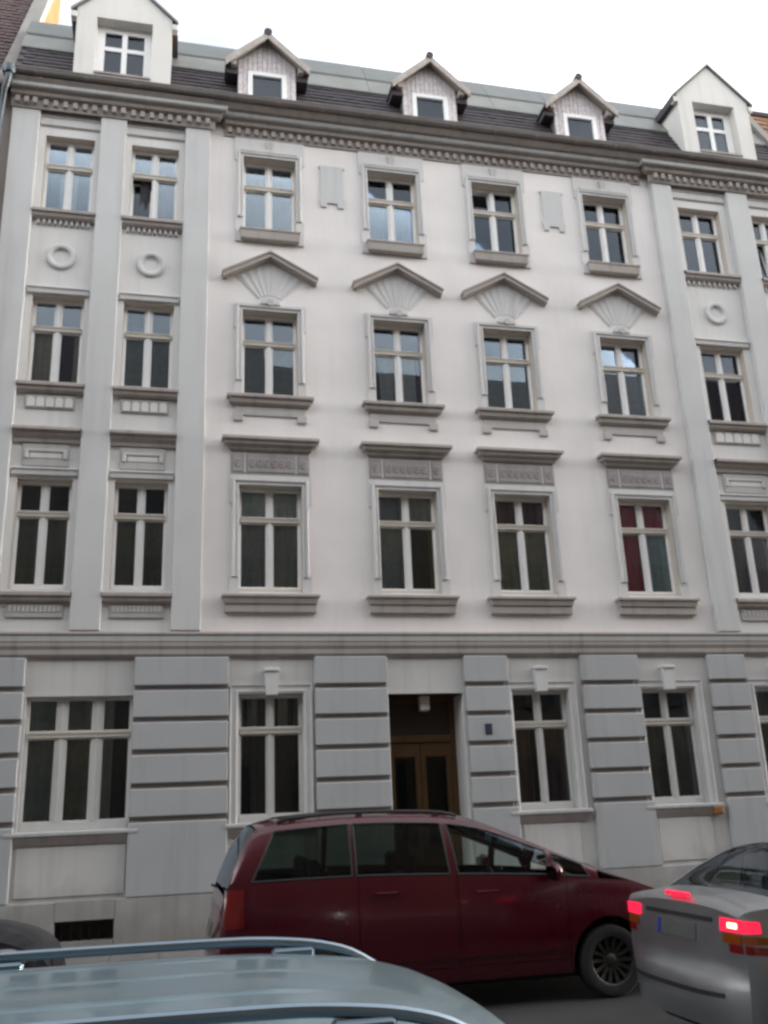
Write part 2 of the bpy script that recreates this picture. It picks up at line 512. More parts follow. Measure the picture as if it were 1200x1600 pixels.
# ---- rusticated piers
GROOVES = [3.54, 3.09, 2.64, 2.18, 1.735]
piers = [(X0, -1.96), (-.47, .88), (2.16, 3.28), (4.52, 5.24), (6.49, 7.50), (8.78, 9.48), (10.72, 11.34)]
for a, b in piers:
    bx('pier_core', 'groove_brown', house, a + .012, b - .012, -.045, .01, .745, 3.985)
    zs = [3.985] + GROOVES + [.745]
    for k in range(6):
        zt = zs[k] - (.036 if k else 0)
        zb_ = zs[k + 1] + (.036 if k < 5 else 0)
        bx('stone_block', 'block_grey', house, a, b, -.105, -.002, zb_, zt, .012)
# ground floor jamb mouldings + keystones + sills
for gi, (c, w, n) in enumerate(GW):
    x0, x1 = c - w / 2, c + w / 2
    if n == 2:
        MB().surround(x0, x1, GZ0, GZ1, 0, [(0, 0), (0, .03), (.035, .045), (.05, .03), (.10, .03), (.115, .05), (.13, .05), (.13, 0)]).build('window_surround', 'surround_grey', house)
        k = MB().prism([(c - .10, 3.80), (c + .10, 3.80), (c + .085, 3.42), (c - .085, 3.42)], 'y', -.13, 0)
        k.box(c - .115, c + .115, -.155, 0, 3.76, 3.81, .01)
        k.build('keystone', 'surround_grey', house)
    sx0, sx1 = (x0 - .03, x1 + .02) if n == 3 else (x0 - .07, x1 + .07)
    s = MB().moulding(sx0, sx1, 0, [(0, 1.635), (.10, 1.625), (.115, 1.615), (.115, 1.58), (0, 1.58)])
    s.build('window_sill', 'band_light', house)
    MB().moulding(sx0, sx1, 0, [(0, 1.575), (.10, 1.575), (.085, 1.54), (.06, 1.50), (.03, 1.45), (0, 1.45)]).build('sill_moulding', 'trim_brown', house)
    # recessed apron panel under the sill
    bx('apron_panel', 'panel_light', house, x0 + .02, x1 - .02, -.02, -.002, .80, 1.43, .006)
# rusty broken corner of one sill
MB().box(8.50, 8.665, -.128, -.02, 1.455, 1.578, .02).build('rusty_corner', 'rust_orange', house)['label'] = 'orange broken sill corner'

# ---- string course between ground floor and first floor
prof = [(0, 4.37), (.13, 4.355), (.14, 4.34), (.14, 4.315), (.125, 4.30)]
MB().moulding(X0, X1, 0, prof + [(0, 4.30)], False, False).build('string_course_top', 'trim_brown', house)
MB().moulding(X0, X1, 0, [(0, 4.298), (.12, 4.298), (.12, 4.215), (0, 4.215)], False, False).build('string_course_band', 'band_light', house)
MB().moulding(X0, X1, 0, [(0, 4.212), (.11, 4.212), (.11, 4.15), (.085, 4.10), (.085, 4.03), (.05, 3.99), (0, 3.988)], False, False).build('string_course_base', 'trim_brown', house)

# ---- pilasters
for a, b in [(-2.86, -2.41), (-1.41, -.98), (.02, .46), (9.06, 9.49), (10.71, 11.19), (12.10, 12.345)]:
    p = bx('pilaster', 'pilaster_grey', house, a, b, -.12, 0, 4.372, 13.40, .012)

# ---- main cornice, dentils, gutter
def cornice(x0, x1, yw, l, r):
    MB().moulding(x0, x1, yw, [(0, 13.36), (.03, 13.36), (.03, 13.545), (.115, 13.555), (.13, 13.575), (.13, 13.60), (.16, 13.63), (0, 13.64)], l, r).build('cornice_base', 'trim_brown', house)
    MB().moulding(x0, x1, yw, [(0, 13.642), (.22, 13.642), (.235, 13.66), (.235, 13.705), (.25, 13.72), (0, 13.73)], l, r).build('cornice_band', 'band_light', house)


cornice(X0, .50, -.12, False, True)
cornice(.70, 8.86, 0, False, False)
cornice(9.02, X1, -.12, True, False)
MB().moulding(X0, X1, 0, [(0, 13.722), (.30, 13.735), (.36, 13.78), (.38, 13.81), (0, 13.82)], False, False).build('cornice_crown', 'trim_brown', house)
MB().moulding(X0, .5, -.12, [(0, 13.735), (.24, 13.737), (.29, 13.78), (0, 13.79)], False, False).build('cornice_crown', 'trim_brown', house)
d_me = MB().box(-.037, .037, -.055, .0, -.055, .055).mesh('dentil', 'dentil_grey')
def dentil_row(x0, x1, yw):
    n = max(2, round((x1 - x0) / .155))
    for i in range(n):
        link('dentil', d_me, house, (x0 + (i + .5) * (x1 - x0) / n, yw - .028, 13.465))
dentil_row(.72, 8.84, 0)
for a, b in [(-2.84, -2.42), (-1.42, -.97), (.0, .48), (9.04, 9.51), (10.69, 11.21)]: dentil_row(a, b, -.15)
for a, b in [(-2.40, -1.44), (-.95, -.02), (9.53, 10.67), (11.23, 12.3)]: dentil_row(a, b, -.12)
# gutter: half-round trough
gp = [(-.40 - .07 * math.cos(t) - .02, 13.89 - .075 * math.sin(t)) for t in np.linspace(0, math.pi, 9)]
g = MB()
rows = [[(X0 - .05, y, z) for y, z in gp], [(X1 + .05, y, z) for y, z in gp]]
g.grid(rows)
g.tube([(X0 - .05, -.49, 13.895), (X1 + .05, -.49, 13.895)], .012, 6)
g.build('gutter', 'gutter', house, smooth=True)
br_me = MB().box(-.012, .012, -.50, -.34, 13.80, 13.82).mesh('gutter_bracket', 'gutter')
for i in range(19): link('gutter_bracket', br_me, house, (X0 + .4 + i * .82, 0, 0))
# downpipe at the left edge
dp = MB().tube([(-2.90, -.42, 13.86), (-2.90, -.42, 13.66), (-2.97, -.36, 13.5), (-3.0, -.22, 13.2), (-3.02, -.2, 12.8), (-3.02, -.2, .12)], [.075, .06, .055, .055, .055, .055], 14)
dp.lathe([(.10, 0), (.12, .06), (.12, .14), (.07, .16)], 14, 'z', (-2.90, -.42, 13.76))
dpo = dp.build('downpipe', 'pipe', house, smooth=True)
for z in (3.0, 5.2, 7.4, 9.6, 11.8): MB().lathe([(.058, -.02), (.068, -.02), (.068, .02), (.058, .02)], 14, 'z', (-3.02, -.2, z)).build('pipe_clip', 'pipe', dpo, smooth=True)

# ------------------------------------------------------------------ windows
_cache = {}


def cached(key, fn):
    if key not in _cache: _cache[key] = fn()
    return _cache[key]


def curtain_mesh(w, h, mat, seed, amp=.018):
    rnd = random.Random(seed)
    ph = [rnd.uniform(0, 6) for _ in range(3)]
    n = max(8, int(w / .018))
    rows = []
    for k in range(4):
        z = h * k / 3
        rows.append([(w * i / n, amp * (math.sin(i * .9 + ph[0] + k * .1) + .6 * math.sin(i * .43 + ph[1]) + .3 * math.sin(i * 2.1 + ph[2])), z) for i in range(n + 1)])
    return MB().grid(rows).mesh('curtain', mat, smooth=60, fix=False)


def blind_mesh(w, h, mat):
    m = MB()
    k = int(h / .03)
    for i in range(k):
        z = h - i * .03
        m.add([(0, -.010, z), (w, -.010, z), (w, .010, z - .026), (0, .010, z - .026)], [(0, 1, 2, 3)])
    return m.mesh('blind', mat, fix=False)


def make_window(parent, cx, w, z0, z1, y=.14, lights=2, top=.53, hang=(), tilt=(), name='window', fmat='frame_white', bottom=.06, room=True):
    """fixed frame (part) with sashes, panes, room box and hangings as sub-parts.
    hang: (light index, row 'u'/'l'/'f', kind, colour, cover fraction)"""
    h = z1 - z0
    B, MU, TR = .032, .085 if lights == 2 else .13, .085
    zt = h - top

    def fr():
        m = MB()
        m.box(-w / 2, -w / 2 + B, 0, .07, 0, h, .004).box(w / 2 - B, w / 2, 0, .07, 0, h, .004)
        m.box(-w / 2 + B, w / 2 - B, 0, .07, h - B, h, .004).box(-w / 2 + B, w / 2 - B, -.012, .07, 0, bottom + .03, .004)
        for k in range(1, lights):
            xm = -w / 2 + w * k / lights
            m.box(xm - MU / 2, xm + MU / 2, -.004, .07, bottom + .03, h - B, .004)
            m.box(xm - .018, xm + .018, -.022, -.004, bottom + .03, h - B, .004)
        return m.mesh(name, fmat)
    f = link(name, cached((name, 'fr', round(w, 3), round(h, 3), lights, fmat, top), fr), parent, (cx, y, z0))

    def trm():
        return MB().box(-w / 2 + B + .001, w / 2 - B - .001, -.032, .06, zt - TR / 2, zt + TR / 2, .006).box(-w / 2 + B + .001, w / 2 - B - .001, -.045, -.03, zt + TR / 2 - .025, zt + TR / 2 - .004).mesh('transom', 'frame_cream')
    link('transom', cached((name, 'tr', round(w, 3), round(h, 3), top), trm), f)
    for k in range(lights):
        xa = -w / 2 + w * k / lights + (B if k == 0 else MU / 2)
        xb = -w / 2 + w * (k + 1) / lights - (B if k == lights - 1 else MU / 2)
        for row in 'ul':
            za, zb = (zt + TR / 2, h - B) if row == 'u' else (bottom + .03, zt - TR / 2)
            lw, lh = xb - xa, zb - za
            S = .021
            sash = link('sash', cached(('sash', round(lw, 3), round(lh, 3), fmat), lambda: MB().box(0, S, 0, .045, 0, lh).box(lw - S, lw, 0, .045, 0, lh).box(S, lw - S, 0, .045, 0, S).box(S, lw - S, 0, .045, lh - S, lh).mesh('sash', fmat)), f, (xa, .012, za))
            pane = link('pane', cached(('pane', round(lw, 3), round(lh, 3)), lambda: MB().box(S, lw - S, .02, .026, S, lh - S).mesh('pane', 'pane_glass')), f, (xa, .012, za))
            if (k, row) in tilt:
                for o in (sash, pane): o.rotation_euler = (rad(-9), 0, 0)
    if room:
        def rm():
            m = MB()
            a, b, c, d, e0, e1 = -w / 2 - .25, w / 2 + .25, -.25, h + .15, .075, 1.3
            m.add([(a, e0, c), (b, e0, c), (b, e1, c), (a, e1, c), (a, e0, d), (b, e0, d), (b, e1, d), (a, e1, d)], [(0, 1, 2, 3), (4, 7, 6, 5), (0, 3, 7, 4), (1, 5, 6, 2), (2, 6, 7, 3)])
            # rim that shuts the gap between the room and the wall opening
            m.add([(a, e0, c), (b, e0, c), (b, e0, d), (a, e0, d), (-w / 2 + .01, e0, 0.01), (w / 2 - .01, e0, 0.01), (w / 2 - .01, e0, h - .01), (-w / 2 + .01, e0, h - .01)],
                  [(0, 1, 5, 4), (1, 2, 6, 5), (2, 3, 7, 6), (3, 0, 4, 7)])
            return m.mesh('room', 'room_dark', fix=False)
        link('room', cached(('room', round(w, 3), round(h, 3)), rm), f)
    for q in hang:
        k, row, kind, colr, cov = q
        a = -w / 2 + w * k / lights
        lw = w / lights
        if row == 'u': za, zb = zt, h
        elif row == 'l': za, zb = .05, zt
        else: za, zb = .05, h
        if kind == 'curtain':
            seed = round(cx * 10) * 31 + round(z0 * 10) * 7 + k * 3 + ord(row) + 4000
            side = abs(seed) % 2
            cwid = lw * cov
            link('curtain', curtain_mesh(cwid, zb - za, 'cloth_' + colr, seed), f, (a + (lw - cwid if side else 0), .095, za))
        else:
            hh = (zb - za) * cov
            link('blind', cached(('blind', round(lw, 3), round(hh, 3), colr), lambda: blind_mesh(lw - .01, hh, 'cloth_' + colr)), f, (a + .005, .085, zb - hh))
    return f


def both(row, kind, col, cov=1.0): return [(0, row, kind, col, cov), (1, row, kind, col, cov)]


HANG = {
    ('F3', 'L', 0): both('l', 'curtain', 'grey', .35), ('F3', 'L', 1): both('f', 'curtain', 'dark', .6),
    ('F3', 'C', 0): both('f', 'curtain', 'dark', .5), ('F3', 'C', 1): both('f', 'curtain', 'dark', .8),
    ('F3', 'C', 2): both('l', 'curtain', 'grey', .95), ('F3', 'C', 3): both('l', 'curtain', 'grey', .9),
    ('F3', 'R', 0): both('l', 'curtain', 'grey', .9), ('F3', 'R', 1): [],
    ('F2', 'L', 0): [(0, 'l', 'curtain', 'beige', .85), (1, 'l', 'curtain', 'beige', .35)], ('F2', 'L', 1): both('l', 'blind', 'blindgreen'),
    ('F2', 'C', 0): both('l', 'blind', 'blindgreen'), ('F2', 'C', 1): both('l', 'curtain', 'grey', .7),
    ('F2', 'C', 2): both('l', 'blind', 'blindgreen'), ('F2', 'C', 3): both('l', 'blind', 'blindgreen'),
    ('F2', 'R', 0): both('f', 'curtain', 'brown', .85), ('F2', 'R', 1): both('l', 'curtain', 'grey', .6),
    ('F1', 'L', 0): both('l', 'curtain', 'olive', 1.0), ('F1', 'L', 1): both('l', 'curtain', 'olive', 1.0),
    ('F1', 'C', 0): both('u', 'curtain', 'net', 1) + both('l', 'curtain', 'grey', .9), ('F1', 'C', 1): both('u', 'curtain', 'grey', 1) + [(0, 'l', 'curtain', 'grey', 1), (1, 'l', 'curtain', 'ochre', .22)],
    ('F1', 'C', 2): both('u', 'curtain', 'maroon', 1) + both('l', 'curtain', 'beige', .92), ('F1', 'C', 3): both('u', 'curtain', 'red', 1) + [(0, 'l', 'curtain', 'red', 1), (1, 'l', 'curtain', 'blue', 1)],
    ('F1', 'R', 0): both('u', 'curtain', 'brown', 1) + both('l', 'curtain', 'maroon', .9), ('F1', 'R', 1): both('f', 'curtain', 'brown', 1),
}
TILT = {('F3', 'L', 1): {(0, 'l')}, ('F3', 'C', 2): {(0, 'u')}, ('F3', 'R', 1): {(0, 'l')}}
for fl, s, i, c, w, z0, z1 in UP:
    make_window(house, c, w, z0, z1, y=.15, hang=HANG.get((fl, s, i), ()), tilt=TILT.get((fl, s, i), ()))
make_window(house, -1.20, 1.46, GZ0, GZ1, y=.12, lights=3, hang=[(0, 'f', 'curtain', 'grey', .8), (1, 'l', 'curtain', 'beige', .8), (1, 'u', 'curtain', 'grey', .9), (2, 'f', 'curtain', 'grey', .45)], bottom=.10, fmat='frame_dull')
GH = [None, both('f', 'curtain', 'dark', .8) + both('u', 'curtain', 'grey', .8), both('l', 'curtain', 'brown', .7), both('l', 'curtain', 'olive', 1), both('f', 'curtain', 'brown', .8), []]
for gi in range(1, 6):
    c, w, n = GW[gi]
    make_window(house, c, w, GZ0, GZ1, y=.15, hang=GH[gi], bottom=.08, fmat='frame_dull')


# ---- trim of the side bays
def side_trim(c, hw, wide):
    a, b = c - hw + .005, c + hw - .005          # niche limits
    # top floor
    MB().moulding(a, b, 0, [(0, 13.36), (.05, 13.355), (.05, 13.30), (.03, 13.29), (.03, 13.20), (.05, 13.19), (.045, 13.14), (0, 13.12)], False, False).build('lintel_moulding', 'surround_grey', house)
    for z, kind in ((11.30, 'd'), (8.16, 's'), (4.83, 's')):
        MB().moulding(a, b, 0, [(0, z + .12), (.13, z + .115), (.145, z + .10), (.145, z + .055), (.11, z + .04), (.10, z - .01), (.06, z - .045), (0, z - .05)], False, False).build('window_sill', 'trim_brown', house)
    # little teeth under the top sill
    for k in range(10):
        xx = a + .10 + (b - a - .2) * k / 9
        bx('tooth', 'apron_grey', house, xx - .022, xx + .022, -.05, 0, 11.17, 11.248)
    # ring
    rg = MB()
    rows = []
    for t in np.linspace(0, 2 * math.pi, 33):
        rows.append([(c + math.cos(t) * r_, -y_, 10.58 + math.sin(t) * r_) for r_, y_ in ((.235, 0), (.235, .03), (.215, .05), (.175, .055), (.155, .045), (.14, .02), (.14, 0))])
    rg.grid(rows).build('ring_ornament', 'surround_grey', house, smooth=True)
    # lintels over middle and first-floor windows
    for z in (9.88, 6.765):
        MB().moulding(a + .02, b - .02, 0, [(0, z + .115), (.07, z + .11), (.08, z + .09), (.055, z + .06), (.05, z), (0, z)], False, False).build('lintel', 'surround_grey', house)
    # scalloped apron
    ap = bx('scalloped_apron', 'apron_grey', house, c - hw + .13, c + hw - .13, -.025, -.001, 7.86, 8.10, .004)
    n = 5
    W = (2 * hw - .30)
    for k in range(n):
        xc = c - W / 2 + W * (k + .5) / n
        rr = W / n / 2 - .012
        pts = [(xc - rr, 7.885)] + [(xc - rr * math.cos(t), 8.0 + rr * math.sin(t) * .9) for t in np.linspace(0, math.pi, 9)] + [(xc + rr, 7.885)]
        MB().prism(pts, 'y', -.045, -.024).build('scallop', 'niche_white', ap)
    # cornice over first floor windows
    MB().moulding(a, b, 0, [(0, 7.52), (.17, 7.51), (.18, 7.49), (.18, 7.455), (.13, 7.44), (.12, 7.40), (.06, 7.34), (.05, 7.29), (0, 7.28)], False, False).build('hood_cornice', 'trim_brown', house)
    # framed panel
    hw2 = .34 if not wide else .43
    pn = MB().box(c - hw2, c + hw2, -.03, -.001, 6.91, 7.27, .006).build('framed_panel', 'apron_grey', house)
    MB().surround(c - hw2 + .09, c + hw2 - .09, 7.03, 7.13, -.03, [(0, 0), (0, .02), (.02, .03), (.05, .03), (.06, .0)]).build('panel_moulding', 'surround_grey', pn)
    MB().box(c - hw2 + .11, c + hw2 - .11, -.04, -.028, 7.035, 7.12, .004).build('panel_field', 'dormer_white', pn)
    # apron under first-floor sill, with a row of teeth
    ap2 = bx('apron', 'apron_grey', house, c - hw + .11, c + hw - .11, -.035, -.001, 4.58, 4.775, .004)
    for k in range(12):
        xx = c - hw + .17 + (2 * hw - .34) * k / 11
        bx('tooth', 'surround_grey', ap2, xx - .016, xx + .016, -.05, -.034, 4.66, 4.75)
    # side strips of the niche
    return


for c in LC: side_trim(c + (-.01 if c < -1 else 0), .50, False)
side_trim(RC[0], .605, True)
side_trim(11.645, .455, False)


# ---- trim of the middle bays
def eared_plate(c, half, z0, z1, ear, name='window_surround'):
    """flat band round the opening with ears at the top and blocks at the foot"""
    return [(c - half - ear, z1), (c - half - ear, z1 - .42), (c - half, z1 - .46), (c - half, z0 + .30), (c - half - ear, z0 + .26), (c - half - ear, z0)]


def surround_c(c, w, z0, z1, full, ear=.035, headroom=.14, extra=0.0):
    hw = w / 2
    m = MB()
    # flat eared strips left and right and head
    for s in (-1, 1):
        zt = z1 + headroom
        pts = [(c + s * hw, z0), (c + s * (full + ear * .6), z0), (c + s * (full + ear * .6), z0 + .26), (c + s * (full - .02), z0 + .30), (c + s * (full - .02), zt - .50), (c + s * (full + ear), zt - .46), (c + s * (full + ear), zt), (c + s * hw, zt)]
        m.prism(pts, 'y', -.03, 0)
    m.box(c - hw, c + hw, -.03, 0, z1, z1 + headroom)
    m.build('window_surround', 'surround_grey', house)
    MB().surround(c - hw, c + hw, z0 + (.26 if extra == 0 else .3), z1, -.03, [(0, -.02), (0, .025), (.02, .03), (.035, .012), (.05, .012), (.06, .04), (.085, .045), (.095, .02), (.105, 0)]).build('surround_moulding', 'surround_grey', house)


for i, c in enumerate(CC):
    # top floor (head of the surround runs up to the cornice)
    surround_c(c, .93, 11.42, 12.95, .585, headroom=.40)
    MB().moulding(c - .47, c + .47, -.03, [(0, 13.13), (.035, 13.12), (.035, 13.07), (.015, 13.05), (0, 13.04)]).build('head_moulding', 'surround_grey', house)
    MB().prism([(c - .07, 13.30), (c + .07, 13.30), (c + .05, 13.12), (c - .05, 13.12)], 'y', -.06, -.029).build('keystone', 'apron_grey', house)
    MB().moulding(c - .42, c + .42, -.03, [(0, 11.43), (.10, 11.425), (.11, 11.415), (.11, 11.39), (.095, 11.375), (.085, 11.23), (.07, 11.215), (0, 11.21)]).build('window_sill', 'trim_brown', house)
    # shoulders below the top sill
    for s in (-1, 1): bx('sill_block', 'surround_grey', house, c + s * .46, c + s * .60, -.032, -.001, 11.20, 11.419, .004)
    # pediment
    zp = 10.97
    ch = lambda o, t, e: [(c, zp - o), (c + .80 + e, zp - o - (.80 + e) * .555), (c + .80 + e, zp - o - (.80 + e) * .555 - t), (c, zp - o - t), (c - .80 - e, zp - o - (.80 + e) * .555 - t), (c - .80 - e, zp - o - (.80 + e) * .555)]
    def chevron(mb, o, t, e, y0):
        p = ch(o, t, e)
        mb.prism([p[0], p[1], p[2], p[3]], 'y', y0, 0)
        mb.prism([p[0], p[3], p[4], p[5]], 'y', y0, 0)
    ped = MB(); chevron(ped, 0, .03, .02, -.17)
    pdo = ped.build('pediment', 'trim_brown', house)
    p2 = MB(); chevron(p2, .0302, .075, .0, -.145); p2.build('pediment_moulding', 'pediment_taupe', pdo)
    p3 = MB(); chevron(p3, .1054, .025, -.06, -.07); p3.build('pediment_moulding', 'pediment_taupe', pdo)
    # fan
    fz = 9.873
    fan = MB()
    pts = []
    a0, a1, nb = rad(48.6), rad(131.4), 8
    def rmax(a):
        # soffit line z = zsoff - .555|x|
        zs = zp - .13 - fz
        ca, sa = abs(math.cos(a)), math.sin(a)
        return zs / (sa + .555 * ca)
    fan.prism([(c + .30 * math.cos(a), fz + .30 * math.sin(a)) for a in np.linspace(a1, a0, 9)] + [(c + rmax(a) * math.cos(a), fz + rmax(a) * math.sin(a)) for a in np.linspace(a0, a1, 9)], 'y', -.012, 0)
    fo = fan.build('fan_relief', 'surround_grey', house)
    for k in range(nb):
        b0, b1 = a0 + (a1 - a0) * k / nb, a0 + (a1 - a0) * (k + 1) / nb
        g_ = .012
        ri, ro = .315, .985
        bm_ = (b0 + b1) / 2
        quad = []
        def pp(r, a): return (c + r * math.cos(a), fz + r * math.sin(a))
        e0, e1 = b0 + g_ / .5, b1 - g_ / .5
        i0, i1 = b0 + g_ / .3, b1 - g_ / .3
        R0, R1, Rm = rmax(e0) * .985, rmax(e1) * .985, rmax(bm_) * .985
        # ridge down the middle of each blade
        v = [(*pp(ri, i0), -.012), (*pp(ri, i1), -.012), (*pp(R1, e1), -.012), (*pp(R0, e0), -.012), (*pp(ri, bm_), -.020), (*pp(Rm, bm_), -.022)]
        v = [(p[0], p[2], p[1]) for p in v]
        MB().add(v, [(0, 4, 5, 3), (4, 1, 2, 5), (0, 1, 4), (3, 5, 2), (0, 3, 2, 1)]).build('fan_blade', 'fan_grey', fo)
    # shell keystone
    MB().prism([(c + .17 * math.cos(t), 9.985 + .15 * math.sin(t)) for t in np.linspace(0, math.pi, 13)], 'y', -.06, -.0).build('shell_keystone', 'surround_grey', house)
    MB().prism([(c + .06 * math.cos(t), 10.0 + .06 * math.sin(t)) for t in np.linspace(0, 2 * math.pi, 13)[:-1]], 'y', -.10, -.055).build('knob', 'apron_grey', house)
    # middle floor
    surround_c(c, .93, 8.285, 9.85, .575)
    MB().moulding(c - .56, c + .56, 0, [(0, 8.28), (.14, 8.27), (.15, 8.255), (.15, 8.215), (.11, 8.20), (.10, 8.13), (.05, 8.09), (0, 8.085)]).build('window_sill', 'trim_brown', house)
    ap = MB().box(c - .58, c + .58, -.03, -.001, 7.93, 8.084, .005)
    ap.build('apron', 'apron_grey', house)
    for s in (-1, 1): bx('apron_foot', 'apron_grey', house, c + s * .44, c + s * .60, -.045, -.001, 7.83, 7.95, .006)
    # first floor
    surround_c(c, 1.0, 4.965, 6.72, .62, headroom=.18)
    MB().moulding(c - .58, c + .58, 0, [(0, 7.52), (.19, 7.51), (.20, 7.49), (.20, 7.455), (.16, 7.44), (.15, 7.39), (.09, 7.36), (.08, 7.32), (.04, 7.29), (0, 7.285)]).build('hood_cornice', 'trim_brown', house)
    fz_ = bx('frieze', 'frieze_taupe', house, c - .63, c + .63, -.03, -.001, 6.903, 7.283, .005)
    for x0_, x1_ in ((-.61, -.44), (-.38, .38), (.44, .61)):
        MB().box(c + x0_, c + x1_, -.045, -.028, 6.94, 7.25, .008).build('frieze_panel', 'frieze_taupe', fz_)
    for x_ in (-.525, -.30, -.18, -.06, .06, .18, .30, .525):
        rr_ = .055
        ring_ = [[(c + x_ + math.cos(t) * q, -.044 - h_, 7.095 + math.sin(t) * q * 1.5) for q, h_ in ((rr_, 0), (rr_ * .85, .014), (rr_ * .6, .016), (rr_ * .45, .004), (rr_ * .25, .014), (.001, .018))] for t in np.linspace(0, 2 * math.pi, 13)]
        MB().grid(ring_).build('rosette', 'frieze_taupe', fz_, smooth=True)
    for x_ in (-.41, .41):
        MB().box(c + x_ - .015, c + x_ + .015, -.04, -.028, 6.93, 7.26, .004).build('frieze_bar', 'surround_grey', fz_)
    MB().moulding(c - .60, c + .60, 0, [(0, 4.955), (.13, 4.945), (.15, 4.93), (.15, 4.90), (.12, 4.88), (.10, 4.80), (.08, 4.795), (0, 4.795)]).build('window_sill', 'trim_brown', house)
    bx('sill_apron', 'trim_brown', house, c - .70, c + .70, -.075, -.001, 4.665, 4.793, .006)
    # cream bottom rail board under the windows
    bx('sub_sill', 'frame_cream', house, c - .495, c + .495, .02, .15, 5.0, 5.05, .005)
# relief panels between the top windows
for c in (2.635, 6.92):
    MB().prism([(c - .235, 12.95), (c + .235, 12.95), (c + .235, 12.90), (c + .205, 12.90), (c + .205, 12.30), (c + .235, 12.22), (c + .205, 12.07), (c + .11, 12.07), (c + .09, 12.16), (c - .09, 12.16), (c - .11, 12.07), (c - .205, 12.07), (c - .235, 12.22), (c - .205, 12.30), (c - .205, 12.90), (c - .235, 12.90)], 'y', -.03, -.001).build('relief_panel', 'pilaster_grey', house)

# ------------------------------------------------------------------ roof
def ztile(y): return 13.86 + (y + .33) * math.tan(rad(63))
Y_A, Y_B, Y_C = .22, .50, .86          # tile top, light zinc top, dark zinc top
ZA = ztile(Y_A)
Z_B, Z_C = ZA + .56, ZA + 1.20
m = MB()
m.add([(X0, -.33, 13.86), (X1, -.33, 13.86), (X1, Y_A, ZA), (X0, Y_A, ZA)], [(0, 1, 2, 3)])
m.add([(X0, Y_C, Z_C), (X1, Y_C, Z_C), (X1, 5.2, Z_C + .35), (X0, 5.2, Z_C + .35), (X1, 10, Z_C), (X0, 10, Z_C)], [(0, 1, 2, 3), (3, 2, 4, 5)])
m.add([(X0, -.33, 13.86), (X0, Y_A, ZA), (X0, Y_C, Z_C), (X0, 10, Z_C), (X0, 10, 13.8), (X0, -.3, 13.8)], [(0, 1, 2, 3, 4, 5)])
m.add([(X1, -.33, 13.86), (X1, Y_A, ZA), (X1, Y_C, Z_C), (X1, 10, Z_C), (X1, 10, 13.8), (X1, -.3, 13.8)], [(0, 1, 2, 3, 4, 5)])
m.add([(X0, -.33, 13.83), (X1, -.33, 13.83), (X1, 10, 13.83), (X0, 10, 13.83)], [(0, 1, 2, 3)])
roof = m.build('roof', 'tile_dark', house)
# courses of small tiles on the steep part: too small to pick apart singly
t = MB()
nrow = 8
slope = Vector((0, Y_A + .33, ZA - 13.86))
nrm = Vector((0, -slope.z, slope.y)).normalized()
for r_ in range(nrow):
    p0 = Vector((0, -.33, 13.86)) + slope * (r_ / nrow)
    p1 = Vector((0, -.33, 13.86)) + slope * ((r_ + 1.12) / nrow)
    for k in range(int((X1 - X0) / .19)):
        xa = X0 + .01 + k * .19 + (.095 if r_ % 2 else 0)
        if xa + .18 > X1: continue
        j = random.uniform(.02, .03)
        t.add([(xa, *(p0 + nrm * j)[1:]), (xa + .182, *(p0 + nrm * j)[1:]), (xa + .182, *(p1 + nrm * .006)[1:]), (xa, *(p1 + nrm * .006)[1:]), (xa, *(p0)[1:]), (xa + .182, *(p0)[1:])], [(0, 1, 2, 3), (4, 5, 1, 0)])
tag(t.build('roof_tiles', 'tile_dark', house), kind='stuff')
# zinc bands, laid in sheets with standing seams
nsh = 12
for k in range(nsh):
    xa = X0 + (X1 - X0) * k / nsh + .004
    xb = X0 + (X1 - X0) * (k + 1) / nsh - .004
    dz = random.uniform(-.004, .004)
    MB().prism([(Y_A - .05, ZA - .02 + dz), (Y_A - .05, ZA + .01 + dz), (Y_B - .03, Z_B), (Y_B, Z_B - .01)], 'x', xa, xb).build('zinc_sheet', 'zinc_light', roof)
    MB().prism([(Y_B - .05, Z_B - .015 + dz), (Y_B - .05, Z_B + .02 + dz), (Y_C - .02, Z_C + .03), (Y_C + .05, Z_C - .01)], 'x', xa, xb).build('zinc_sheet', 'zinc_dark', roof)
# fire wall parapets at both ends
for xa, xb in ((12.16, 12.34),):
    MB().prism([(-.36, 13.9), (Y_A - .10, ZA + .05), (Y_C - .12, Z_C + .10), (10, Z_C + .10), (10, 13.9)], 'x', xa, xb).build('parapet', 'parapet', house)


